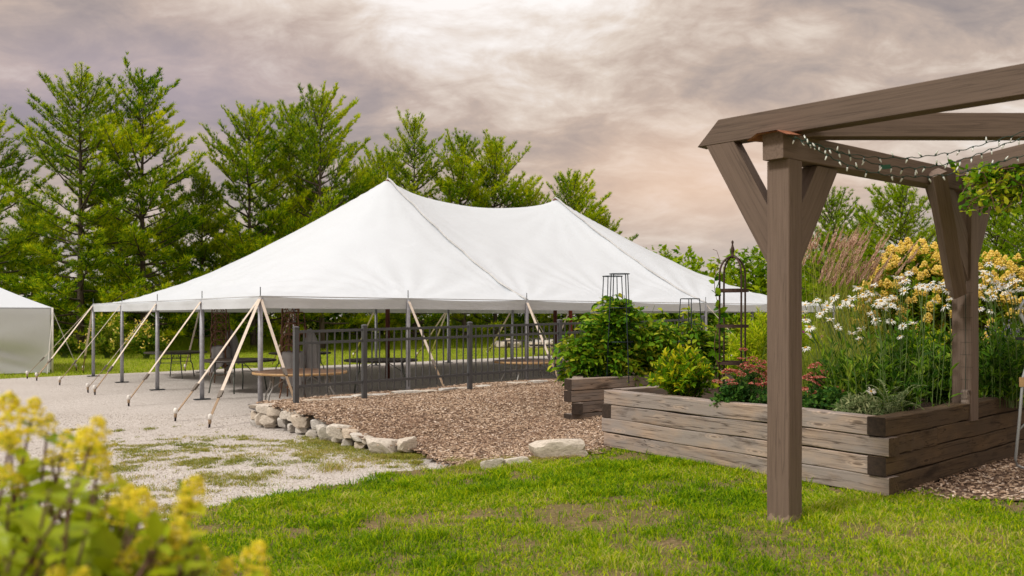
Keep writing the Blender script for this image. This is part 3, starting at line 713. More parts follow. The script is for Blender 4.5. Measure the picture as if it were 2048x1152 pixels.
def drape(name, label, c, wx, wy, z0, z1, flare, seed, topf=.13):
    """a cloth thrown over something: folds grow towards the hem"""
    n, k = 72, 22; mb = MB(); vs = []; r_ = np.random.default_rng(seed); ph = r_.uniform(0, 6.3, 4)
    for j in range(k + 1):
        y = j / k
        for i in range(n):
            a = 2 * math.pi * i / n; q = min(1, y / topf); sh = math.sin(q * math.pi / 2) ** (1 if topf < .2 else .5)
            fold = 1 + (.13 * math.sin(7 * a + ph[0]) + .06 * math.sin(12 * a + ph[1] + y * 2) + .03 * math.sin(19 * a + ph[2])) * y
            ca, sa = math.cos(a), math.sin(a); e = 3.2; rad = (abs(ca) ** e + abs(sa) ** e) ** (-1 / e)
            hem = .10 * math.sin(2 * a + ph[3]) * y
            vs.append((c[0] + ca * rad * wx * sh * fold * (1 + flare * y), c[1] + sa * rad * wy * sh * fold * (1 + flare * y), z1 - (z1 - z0) * y ** 1.05 - hem - (.03 * (1 - sh)) - (.10 * (1 + ca) * (1 - y) * sh if topf > .2 else 0)))
    mb.add(vs, [[j * n + i, j * n + (i + 1) % n, (j + 1) * n + (i + 1) % n, (j + 1) * n + i] for j in range(k) for i in range(n)])
    return tag(mb.build(name, M['linen'], None, True), label, 'cloth', 'grey cloths over the chair stacks')
p = gnd(440, 767)
drape('cloth_cover', 'grey cloth wrapped round the lower chairs of the left stack', (p.x, p.y, 0), .215, .235, .40, 1.02, .05, 1)
drape('cloth_cover', 'grey cloth hanging behind the left chair stack', (p.x + .17, p.y + .42, 0), .15, .15, .55, 1.42, .10, 2, .3)
p = gnd(586, 795)
drape('cloth_cover', 'grey cloth wrapped round the lower chairs of the right stack', (p.x, p.y, 0), .215, .235, .33, 1.03, .06, 3)
drape('cloth_cover', 'tall grey cloth hanging beside the right chair stack behind the fence', (p.x + .30, p.y + .35, 0), .15, .17, .34, 1.50, .18, 4, .25)

# ---------------------------------------------------------------- grey metal fence
fence = empty('metal_fence', FP + A((0, 0, .33))); tag(fence, 'slate grey metal picket fence along the mulch bed edge', 'fence')
def fpt(px):   # place along the fence line seen at that column
    k = (px - 1024) / F; return (FP[0] - k * FP[1]) / (k * U[1] - U[0])
tpost = [0.0, fpt(728.7), fpt(939.6), fpt(1119.3)]; step = tpost[3] - tpost[2]; tpost += [tpost[3] + step, tpost[3] + 2 * step]
def fz(t): return .33 + .0185 * t
def fp(t, z): return FP + U * t + A((0, 0, fz(t) + z))
pbox = {}
for t in tpost:
    mb = MB(); bar(mb, fp(t, -.1), fp(t, 1.20), .072, .072, up=U); po = mb.build('post', M['fence'], fence)
    mb = MB(); lathe(mb, [(.056, 0), (.058, .012), (.05, .026), (.02, .034), (.001, .035)], 4, (0, 0, 0), cap=False)
    for i_, a in enumerate(mb.v):
        c_, s_ = math.cos(TH + math.pi / 4), math.sin(TH + math.pi / 4); x = a[:, 0] * c_ - a[:, 1] * s_; y = a[:, 0] * s_ + a[:, 1] * c_
        mb.v[i_] = np.stack([x, y, a[:, 2]], 1) + fp(t, 1.20)
    o = mb.build('post_cap', M['fence'], None); o.data.transform(Matrix.Translation(-fence.location)); o.parent = po
for a, b in zip(tpost[:-1], tpost[1:]):
    for z in (1.145, .965, .285):
        mb = MB(); bar(mb, fp(a + .036, z), fp(b - .036, z), .036, .042); mb.build('rail', M['fence'], fence)
    n = int(round((b - a) / .139))
    for k in range(1, n):
        t = a + (b - a) * k / n; mb = MB(); bar(mb, fp(t, .15), fp(t, 1.125), .019, .019, up=U); mb.build('picket', M['fence'], fence)

# ---------------------------------------------------------------- dry stone edging
def rock_mesh(seed, flatn=0.0):
    """a rough broken block: a rounded box cut by random planes"""
    import bmesh
    bm = bmesh.new(); bmesh.ops.create_icosphere(bm, subdivisions=3, radius=1); r_ = random.Random(seed); o_ = Vector((r_.uniform(0, 50), r_.uniform(0, 50), r_.uniform(0, 50)))
    planes = [(Vector(n).normalized(), d) for n, d in [((r_.gauss(0, .16), r_.gauss(0, .16), 1), .80), ((r_.gauss(0, .16), r_.gauss(0, .16), -1), .80), ((1, r_.gauss(0, .25), r_.gauss(0, .2)), .86), ((-1, r_.gauss(0, .25), r_.gauss(0, .2)), .86), ((r_.gauss(0, .2), 1, r_.gauss(0, .2)), .84), ((r_.gauss(0, .2), -1, r_.gauss(0, .2)), .84)]]
    planes += [(Vector((r_.gauss(0, 1), r_.gauss(0, 1), r_.gauss(0, 1))).normalized(), r_.uniform(1.02, 1.2)) for _ in range(7)]
    for v in bm.verts:
        d = v.co.normalized(); t = min([1.45] + [q / d.dot(n) for n, q in planes if d.dot(n) > 1e-3]); c = d * t
        c *= 1 + .05 * noise.noise(c * 1.3 + o_) + .035 * noise.noise(c * 3.5 + o_); v.co = c
    me = bpy.data.meshes.new('stone'); bm.to_mesh(me); bm.free(); me.shade_smooth()
    me.polygons.foreach_set('use_smooth', np.ones(len(me.polygons), bool)); me.set_sharp_from_angle(angle=R(32))
    return me
RM = [rock_mesh(s) for s in range(7)]; RMD = []
for m_ in RM: m_.materials.append(M['stone'])
for m_ in RM[:3]:
    q = m_.copy(); q.materials.clear(); q.materials.append(M['stone_dark']); RMD.append(q)
wall = empty('stone_wall', (-3.2, 12.9, 0)); tag(wall, 'low dry wall of pale rounded stones edging the mulch', 'stone wall')
def wall_y(px):   # depth of the wall line at a column
    P = [(495, 13.95), (540, 13.45), (620, 12.5), (700, 11.55), (760, 10.95), (835, 10.75), (1200, 10.75)]
    return float(np.interp(px, [q[0] for q in P], [q[1] for q in P]))
def zx(x): return 480 + x / 2.844
def zy(y): return 740 + y / 2.844
STN = [(65, 160, 190, 232, 1), (118, 222, 196, 246, 0), (158, 238, 214, 266, 0), (232, 294, 224, 282, 0), (278, 366, 228, 290, 0), (300, 402, 254, 332, 0),
       (402, 502, 278, 348, 0), (440, 552, 300, 402, 0), (520, 642, 305, 386, 0), (578, 692, 332, 392, 0), (523, 582, 368, 414, 0), (580, 648, 388, 438, 0),
       (634, 742, 360, 408, 0), (652, 722, 404, 458, 0), (716, 904, 384, 478, 0), (890, 1004, 380, 462, 0), (62, 112, 232, 288, 0), (108, 136, 240, 292, 0),
       (125, 222, 248, 308, 0), (66, 138, 286, 324, 0), (135, 200, 300, 330, 0), (214, 274, 268, 324, 0), (270, 324, 298, 352, 0), (320, 378, 312, 364, 0), (376, 440, 340, 384, 0), (700, 760, 372, 420, 0)]
for k, (x0, x1, y0, y1, dk) in enumerate(STN):
    cxp, cyp = zx((x0 + x1) / 2), zy((y0 + y1) / 2); Y = wall_y(cxp) + .05; sx = (x1 - x0) / 2.844 * Y / F; sz = (y1 - y0) / 2.844 * Y / F
    c = at(cxp, cyp, Y); r_ = random.Random(k)
    Mx = Matrix.Translation(c - wall.location) @ Matrix.Rotation(R(r_.uniform(-25, 35)), 4, 'Z') @ Matrix.Rotation(R(r_.uniform(-6, 6)), 4, 'Y') @ Matrix.Diagonal((sx * .52, max(.09, min(.17, sx * .5)), sz * .53, 1))
    inst((RMD if dk else RM)[k % (3 if dk else 7)], 'stone', wall, Mx)
for k, t in enumerate(np.arange(-.35, 7.2, .42)):     # flat edging stones under the fence
    r_ = random.Random(100 + k); q = FP + U * t + E_ * (.27 + r_.uniform(-.05, .05)) + A((0, 0, fz(t) + r_.uniform(-.02, .02)))
    Mx = Matrix.Translation(Vector(q) - wall.location) @ Matrix.Rotation(TH + R(r_.uniform(-8, 8)), 4, 'Z') @ Matrix.Diagonal((.22 + r_.uniform(-.04, .05), .13, .045, 1))
    inst(RM[k % 7], 'stone', wall, Mx)
    q = q + A((0, 0, -.17)) + E_ * .02                 # the course below them, down to the gravel
    inst(RM[(k + 3) % 7], 'stone', wall, Matrix.Translation(Vector(q) - wall.location) @ Matrix.Rotation(TH, 4, 'Z') @ Matrix.Diagonal((.21, .11, .15, 1)))
for (x0, x1, y0, y1, z, lab, dk) in [(1060, 1180, 882, 918, .10, 'large flat-topped grey rock where the lawn meets the mulch', 1), (1000, 1060, 917, 934, .08, 'low pale flat rock sunk in the lawn edge beside the grey rock', 0), (960, 1008, 921, 938, .07, 'small pale rock at the far left end of the lawn edge rocks', 0)]:
    b = gnd((x0 + x1) / 2, y1, z); s_ = b.y / F; me = rock_mesh(int(x0)); me.materials.append(M['stone'])
    if dk: me.materials[0] = M['stone_dark'] if False else M['stone']
    o = bpy.data.objects.new('edging_rock', me); COL.objects.link(o); hx = (x1 - x0) / 2 * s_; hz = (y1 - y0) * s_
    o.location = (b.x, b.y + hx * .35, b.z + hz * .42); o.scale = (hx, hx * .45, hz * .72); o.rotation_euler = (R(4), R(-5), R(9)); tag(o, lab, 'rock')

# ---------------------------------------------------------------- timber raised beds
def timber(name, p0, p1, w, h, mat, parent, up=(0, 0, 1), ch=.007, seg=7, wob=.003, seed=0, endmat=None, cut0=0.0, name_sub=None):
    """a sawn timber with chamfered edges, its own length as local x; cut0 chamfers the top of the first end"""
    p0, p1 = A(p0), A(p1); L = np.linalg.norm(p1 - p0); r_ = np.random.default_rng(seed + int(L * 1000))
    a, b = w / 2, h / 2
    cs = A([(-a + ch, -b), (a - ch, -b), (a, -b + ch), (a, b - ch), (a - ch, b), (-a + ch, b), (-a, b - ch), (-a, -b + ch)]); k = 8
    xs = np.linspace(-L / 2, L / 2, seg + 1); vs = []
    for i, x in enumerate(xs):
        j = r_.normal(0, wob, 2)
        for (y, z) in cs:
            xx = x + (cut0 * (z + b) / h if i == 0 else 0); vs.append((xx, y + j[0], z + j[1]))
    q = [[i * k + j, i * k + (j + 1) % k, (i + 1) * k + (j + 1) % k, (i + 1) * k + j] for i in range(seg) for j in range(k)]
    mb = MB(); mb.addm(vs, [q]); mb.f.append((np.array([list(range(k))[::-1], [seg * k + j for j in range(k)]]), 1))
    me = mb.data(name, [M[mat], M[endmat or mat]])
    Fm = frame(p1 - p0, up)[0]; M4 = Matrix([[*Fm[i], ((p0 + p1) / 2)[i]] for i in range(3)] + [[0, 0, 0, 1]])
    o = bpy.data.objects.new(name, me); COL.objects.link(o)
    if parent is not None: o.parent = parent; M4 = Matrix.Translation(-parent.location) @ M4
    o.matrix_local = M4; return o
C0 = A((3.24, 7.556, 0)); C1 = A((1.09, 10.52, 0)); RD = A((.737, .676, 0)); LD = A((.743, .669, 0))
FD = nrm(C1 - C0); LF = np.linalg.norm(C1 - C0); FI = nrm(A((-FD[1], FD[0], 0))); FI = FI if FI @ RD > 0 else -FI
RI = nrm(A((-RD[1], RD[0], 0))); RI = RI if RI @ FD > 0 else -RI
bed = empty('raised_bed', C0); tag(bed, 'long weathered timber raised bed full of flowers beside the pergola post', 'raised bed')
BT_, BH = .165, .171; LR = 5.6
for k in range(4):
    z = .15 + BH * (k + .5); full = k in (0, 2); s0 = .002 if full else BT_ + .004; e0 = LF - (0 if k in (0, 1, 3) else BT_)
    jit = rng.normal(0, .006); f0 = C0 + FI * (BT_ / 2 + jit)
    timber('timber', f0 + FD * (s0 - (.015 if full else 0)) + A((0, 0, z)), f0 + FD * (e0 + rng.normal(0, .012)) + A((0, 0, z)), BT_, BH - .009, 'bed_wood', bed, seed=k, seg=9, wob=.004, endmat='bed_wood_shaded')
    r0 = C0 + RI * (BT_ / 2 + rng.normal(0, .004)); s1 = -.006 if not full else BT_ + .004
    spans = [(s1, LR)] if k != 3 else [(s1, 1.855), (2.055, LR)]
    if k == 1: spans = [(s1, 2.9), (2.905, LR)]
    if k == 2: spans = [(s1, 1.05), (1.055, LR)]
    for n_i, (a, b) in enumerate(spans):
        timber('timber', r0 + RD * a + A((0, 0, z)), r0 + RD * b + A((0, 0, z)), BT_, BH - .009, 'bed_wood_shaded', bed, seed=20 + k * 3 + n_i, seg=9, wob=.004, endmat='endgrain')
    l0 = C1 - FD * BT_ / 2; timber('timber', l0 + LD * ((BT_ + .003) if k in (0, 1, 3) and k != 2 else 0) + A((0, 0, z)), l0 + LD * 5.2 + A((0, 0, z)), BT_, BH - .009, 'bed_wood', bed, seed=40 + k, endmat='endgrain')
    b0 = C0 + RD * (LR - BT_ / 2); b1 = C1 + LD * 5.2; timber('timber', b0 + A((0, 0, z)) + RI * .17, b1 + A((0, 0, z)), BT_, BH - .009, 'bed_wood', bed, seed=60 + k, endmat='endgrain')
BEDZ = .735
def soil(name, corners, z, parent, seed):
    c = [A(q) for q in corners]; n = 34; vs = []
    for i in range(n + 1):
        for j in range(n + 1):
            a, b = i / n, j / n; p = (c[0] * (1 - a) + c[1] * a) * (1 - b) + (c[3] * (1 - a) + c[2] * a) * b
            vs.append((p[0], p[1], z + .07 * (vnoise(p[0], p[1], 3.1, seed) - .5) + .03 * (vnoise(p[0], p[1], 11, seed) - .5)))
    mb = MB(); mb.add(vs, [[i * (n + 1) + j, (i + 1) * (n + 1) + j, (i + 1) * (n + 1) + j + 1, i * (n + 1) + j + 1] for i in range(n) for j in range(n)])
    return mb.build(name, M['bed_soil'], parent, True)
soil('soil', [C0 + FI * .12 + RI * .12, C0 + RD * 5.5 + RI * .1, C1 + LD * 5.1 - FD * .1, C1 + LD * .1 - FD * .1], BEDZ, bed, 3)
# rear bed
Q0 = A((.864, 12.7, 0)); QD = A((.799, .602, 0)); QS = nrm(A((.09, 1, 0))); QI = A((-.602, .799, 0)); QL = 5.0
bed2 = empty('raised_bed', Q0); tag(bed2, 'smaller timber raised bed behind, holding the caged tomato plants', 'raised bed')
for k in range(4):
    z = .12 + BH * (k + .5); a = (BT_ + .004) if k in (1,) else 0.0; jit = rng.normal(0, .006); b0 = Q0 + QI * (BT_ / 2 + jit)
    timber('timber', b0 + QD * a + A((0, 0, z)), b0 + QD * QL + A((0, 0, z)), BT_, BH - .009, 'bed_wood', bed2, seed=80 + k, endmat='endgrain')
    sI = A((QS[1], -QS[0], 0)); c_ = Q0 + sI * BT_ / 2
    timber('timber', c_ + QS * (0 if k == 1 else BT_ * 1.25) + A((0, 0, z)), c_ + QS * 5.0 + A((0, 0, z)), BT_, BH - .009, 'bed_wood', bed2, seed=90 + k, endmat='endgrain')
    timber('timber', Q0 + QD * QL - QD * .08 + QS * .3 + A((0, 0, z)), Q0 + QD * QL - QD * .08 + QS * 4.9 + A((0, 0, z)), BT_, BH - .009, 'bed_wood', bed2, seed=95 + k)
soil('soil', [Q0 + QI * .1 + QD * .12, Q0 + QD * 4.9 + QI * .1, Q0 + QD * 4.9 + QS * 4.9, Q0 + QS * 4.9 + QD * .1], .72, bed2, 5)

# ---------------------------------------------------------------- pergola
PA = A((2.09, 6.71, 0)); PB = A((4.63, 8.94, 0)); PU = nrm(PB - PA); PN = A((-PU[1], PU[0], 0)); D1 = A((.70, -.714, 0)); LP = np.linalg.norm(PB - PA)
perg = empty('pergola', PA + A((0, 0, .1))); tag(perg, 'taupe stained timber pergola with braced posts and overhanging beams', 'pergola')
PW = .19; ZB, ZT = 2.895, 3.095
timber('post', PA + A((0, 0, .05)), PA + A((0, 0, ZB)), PW, PW, 'pergola_post', perg, up=PN, ch=.006, seg=10, wob=.001, seed=1)
timber('post', PB + A((0, 0, .655)), PB + A((0, 0, ZB + .07)), PW, PW, 'pergola', perg, up=PN, ch=.006, seg=10, wob=.001, seed=2)
timber('plate', PA - PU * .165 + A((0, 0, (ZB + ZT) / 2)), PB + PU * .9 + A((0, 0, (ZB + ZT) / 2 + .095)), .175, ZT - ZB, 'pergola', perg, ch=.006, seed=3, wob=.001)
timber('beam', PA - D1 * .74 + A((0, 0, ZT + .102)), PA + D1 * 3.6 + A((0, 0, ZT + .095)), .14, .196, 'pergola', perg, ch=.005, seed=4, wob=.001, cut0=.2)
timber('beam', PA + A((.13, .10, ZT + .090)), PA + A((4.4, .10, ZT + .090)), .14, .188, 'pergola', perg, ch=.005, seed=5, wob=.001)
timber('rafter', at(1925, 338, 8.5), at(2110, 296, 7.2), .13, .17, 'pergola', perg, ch=.005, seed=6, wob=.001)
timber('rafter', at(1935, 360, 8.7), at(2140, 300, 8.4), .13, .15, 'pergola', perg, ch=.005, seed=61, wob=.001)
def brace(c, d, t0, z0, t1, z1, w, seed, mat='pergola', nm='brace'):
    p0 = c + d * t0 + A((0, 0, z0)); p1 = c + d * t1 + A((0, 0, z1))
    # end cuts: vertical against the post, level under the beam
    dd = p1 - p0; L = np.linalg.norm(dd); sl = (z1 - z0) / (t1 - t0); wh = .225
    prof = [(t0, z0 - wh), (t0, z0 + wh), (t1 - wh / sl, z1), (t1 + wh / sl, z1)]
    n = np.cross(d, (0, 0, 1)); vs = [c + d * t + n * s * w / 2 + A((0, 0, z)) for s in (-1, 1) for (t, z) in prof]
    X = dd / L; Y = n; Z_ = np.cross(X, Y); mid = (p0 + p1) / 2; Fm = np.stack([X, Y, Z_], 1)
    loc = (A(vs) - mid) @ Fm; mb = MB(); mb.add(loc, [[0, 1, 2, 3], [7, 6, 5, 4], [0, 4, 5, 1], [1, 5, 6, 2], [2, 6, 7, 3], [3, 7, 4, 0]])
    o = bpy.data.objects.new(nm, mb.data(nm, M[mat])); COL.objects.link(o); o.parent = perg
    o.matrix_local = Matrix.Translation(-perg.location) @ Matrix([[*Fm[i], mid[i]] for i in range(3)] + [[0, 0, 0, 1]]); return o
brace(PA, -D1, .085, 2.30, .53, ZT + .003, .13, 1)
brace(PA, PU, .085, 2.28, .53, ZB + .003, .13, 2)
brace(PB, -PU, .085, 2.28, .60, ZB + .06, .14, 3)
brace(PB, PU, .085, 2.36, .45, ZB + .09, .13, 4)
timber('brace', at(1914, 588, 8.74), at(1872, 345, 8.15), .14, .13, 'pergola', perg, up=(0, 1, 0), ch=.005, seed=9, wob=.001)
mb = MB(); cp = PA - PU * .10; vs = []                   # bent rusty flashing over the plate end
for i, y in enumerate(np.linspace(-.145, .145, 9)):
    for x in (-.15, .10): vs.append(cp + PU * x + PN * y * 1.15 + A((0, 0, ZT + .014 + (.004 if abs(y) < .075 else -.55 * (abs(y) - .075)) - (.022 if x < 0 else 0))))
vs = vs + [v - A((0, 0, .004)) for v in vs]; q = [[2 * i, 2 * i + 1, 2 * i + 3, 2 * i + 2] for i in range(8)]; q2 = [[18 + b for b in a[::-1]] for a in q]
mb.add(vs, q + q2); mb.build('flashing', M['rust'], perg)
mb = MB(); w0 = PB - PU * .10 - PN * .04; tube(mb, [w0 + A((0, 0, .78)), w0 + A((.006, .0, 1.4)), w0 + A((0, 0, 2.1))], .0028, 4)
for z in np.arange(.95, 2.05, .125): tube(mb, [w0 + PN * .05 + A((0, 0, z)), w0 - PN * .075 + A((0, 0, z))], .0009, 4)
mb.build('trellis_wire', M['wire'], perg)
timber('wedge', PB - PU * .12 - PN * .05 + A((0, 0, .83)), PB - PU * .12 - PN * .05 + A((0, 0, .97)), .05, .07, 'bed_wood', perg, up=PN, seed=77)
# string lights
lights = empty('string_lights', at(1840, 320, 6.45)); tag(lights, 'dark green string of small clear bulbs drooping under the pergola beam', 'string lights')
def z7(x, y): return (1380 + x / 3.066, 120 + y / 3.066)
STR = [[(600, 470), (690, 490), (820, 535), (950, 575), (1150, 600), (1350, 602), (1530, 580), (1700, 545), (1880, 492), (2060, 436), (2300, 350)],
       [(640, 475), (780, 518), (950, 580), (1180, 648), (1350, 664), (1520, 650), (1700, 602), (1850, 545), (2060, 470), (2300, 380)],
       [(680, 500), (740, 525), (880, 605), (1000, 655), (1120, 692), (1280, 714), (1430, 716), (1600, 700), (1760, 668), (1900, 625), (2060, 580), (2300, 500)]]
bmb = MB(); lathe(bmb, [(.0075, 0), (.0085, .018)], 6); lathe(bmb, [(.007, .018), (.008, .032), (.006, .05), (.001, .06)], 6, mi=1); bulb_me = bmb.data('bulb', [M['wire'], M['bulb']], smooth=True)
for si, stn in enumerate(STR):
    c = A([at(*z7(x, y), 6.42 - .06 * si + .00012 * x) for x, y in stn])
    tt = np.linspace(0, 1, len(c)); t2 = np.linspace(0, 1, 90); pth = np.stack([np.interp(t2, tt, c[:, k]) for k in range(3)], 1)
    for _ in range(3): pth[1:-1] = (pth[:-2] + pth[1:-1] * 2 + pth[2:]) / 4
    pth[:, 2] += .006 * np.sin(np.arange(90) * 1.3 + si); pth[:, 1] += .005 * np.cos(np.arange(90) * 1.9)
    mb = MB(); tube(mb, pth, .0036, 5); mb.build('wire', M['wire'], lights, True)
    for k in range(4 + si, 88, 4):
        r_ = random.Random(k * 7 + si); dn = Vector((r_.uniform(-.55, .55), r_.uniform(-.4, .4), -1 if r_.random() < .86 else .8)).normalized()
        inst(bulb_me, 'bulb', lights, Matrix.Translation(Vector(pth[k]) - lights.location) @ dn.to_track_quat('Z', 'Y').to_matrix().to_4x4() @ Matrix.Diagonal((.8, .8, .8, 1)))
mb = MB(); pl = at(*z7(1198, 656), 6.5); bar(mb, pl - Vector((.035, 0, .003)), pl + Vector((.035, 0, .003)), .02, .03); mb.build('plug', M['plug'], lights)

# ---------------------------------------------------------------- patio chair frame at the right edge
pc = empty('patio_chair', at(2085, 930, 8.35)); tag(pc, 'pale grey tube framed patio chair at the right edge by the raised bed', 'chair')
for dx, dy in ((0, 0), (.52, -.30)):
    Ys = 8.35; off = A((dx, dy, 0))
    mb = MB(); tube(mb, A([at(2062, 700, Ys), at(2046, 755, Ys), at(2038, 850, Ys), at(2031, 918, Ys), at(2034, 931, Ys), at(2046, 936, Ys), at(2150, 940, Ys), at(2165, 930, Ys), at(2150, 760, Ys)]) + off, .014, 8); mb.build('leg_frame', M['chairtube'], pc, True)
    mb = MB(); tube(mb, A([at(2070, 700, Ys), at(2052, 650, Ys), at(2042, 630, Ys), at(2041, 613, Ys), at(2049, 601, Ys), at(2066, 599, Ys), at(2110, 700, Ys)]) + off, .016, 8); mb.build('back_tube', M['chairtube'], pc, True)
    mb = MB(); bar(mb, at(2034, 677, Ys) + Vector(off), at(2110, 680, Ys) + Vector(off), .05, .028); mb.build('armrest', M['blackplastic'], pc)
    mb = MB(); tube(mb, A([at(2036, 862, Ys), at(2100, 800, Ys), at(2150, 770, Ys)]) + off, .011, 6); mb.build('brace', M['chairtube'], pc, True)
    mb = MB(); bar(mb, at(2040, 764, Ys) + Vector(off), at(2056, 764, Ys) + Vector(off), .03, .09); mb.build('joint', M['rim_wood'], pc)
mb = MB(); a_, b_ = at(2058, 770, 8.35), at(2150, 775, 8.35); bar(mb, (a_ + b_) / 2 + Vector((0, 0, 0)), (a_ + b_) / 2 + Vector((.52, -.30, 0)), .42, .025); mb.build('seat', M['blackplastic'], pc)
mb = MB(); a_ = at(2056, 615, 8.35); bar(mb, a_ + Vector((.02, 0, -.16)), a_ + Vector((.54, -.30, -.16)), .03, .36); mb.build('backrest', M['blackplastic'], pc)

# ---------------------------------------------------------------- foliage tools
LEAF_V = A([(0, 0, 0), (.30, .30, .05), (.30, 0, 0), (.30, -.30, .05), (.68, .24, .02), (.68, 0, -.03), (.68, -.24, .02), (1, 0, -.12)])
LEAF_F = [np.array([[0, 2, 1], [0, 3, 2], [4, 5, 7], [5, 6, 7]]), np.array([[1, 2, 5, 4], [2, 3, 6, 5]])]
LEAF_S = A([(0, 0, 0), (.42, .5, .06), (.42, -.5, .06), (1, 0, -.10)]); LEAF_SF = np.array([[0, 2, 1], [1, 2, 3]])
def rdir(n, r_, up=0.0):
    v = r_.normal(0, 1, (n, 3)); v[:, 2] += up; return nrm(v)
def leaves(mb, P, D, length, wr, r_, simple=False, mi=0, roll=.6):
    P = np.asarray(P); n = len(P); up = A((0, 0, 1)) + r_.normal(0, roll, (n, 3)); Mx = frame(D, up)
    l = np.asarray(length) * np.ones(n); S_ = np.stack([l, l * wr, l], 1)
    if simple: scatter(mb, LEAF_S, LEAF_SF, P, Mx, S_, mi)
    else: scatter(mb, LEAF_V, LEAF_F, P, Mx, S_ * A((1, 1.66, 1)), mi)
def stems_from(base, tips, r_, sag=.15, n=7):
    out = []
    for b, t in zip(base, tips):
        b, t = A(b), A(t); m = b * .45 + t * .55; m[2] += (t[2] - b[2]) * sag; m[:2] = b[:2] * .7 + t[:2] * .3; out.append(bez(b, m, t, n))
    return out
def along(pth, f):
    pth = np.asarray(pth); k = len(pth) - 1; x = np.clip(np.asarray(f) * k, 0, k - 1e-6); i = x.astype(int); w = (x - i)[:, None]
    return pth[i] * (1 - w) + pth[i + 1] * w, nrm(pth[i + 1] - pth[i])
def bush(name, label, cat, base, tips, leafmat_, r_, nleaf, llen, wr, stem_r=.005, f0=.25, stemmat='stem', spread=.9, upb=.25, simple=False, group=None, droop=0.0, kindparts=True):
    """stems from a base to given tips, leaves set all round along them"""
    base = A(base); o = empty(name, base); tag(o, label, cat, group)
    sp = stems_from([base + A((*r_.normal(0, .05, 2), 0)) for _ in tips], tips, r_)
    sm = MB(); lm = MB(); P = []; D = []
    for s_ in sp:
        tube(sm, s_, np.linspace(stem_r, stem_r * .4, len(s_)), 4, cap=False)
        f = np.sort(r_.uniform(f0, 1.0, nleaf)); p, d = along(s_, f); side = nrm(np.cross(d, rdir(len(f), r_)))
        P.append(p); D.append(nrm(d * .55 + side * spread + A((0, 0, upb - droop))))
    P = np.concatenate(P); D = np.concatenate(D)
    leaves(lm, P, D, r_.uniform(.7, 1.25, len(P)) * llen, wr, r_, simple)
    sm.build('stems', M[stemmat], o, kind='stuff'); lm.build('foliage', M[leafmat_], o, kind='stuff')
    return o, sp
def dome(c, rx, ry, h, n, r_, low=.25):
    a = r_.uniform(0, 2 * math.pi, n); u = r_.uniform(0, 1, n) ** .5; e = r_.uniform(low, 1, n)
    x = np.cos(a) * u; y = np.sin(a) * u; z = np.sqrt(np.maximum(0, 1 - u ** 2 * .92)) * r_.uniform(.72, 1.06, n)
    return A(c) + np.stack([x * rx, y * ry, np.maximum(z, low) * h], 1)

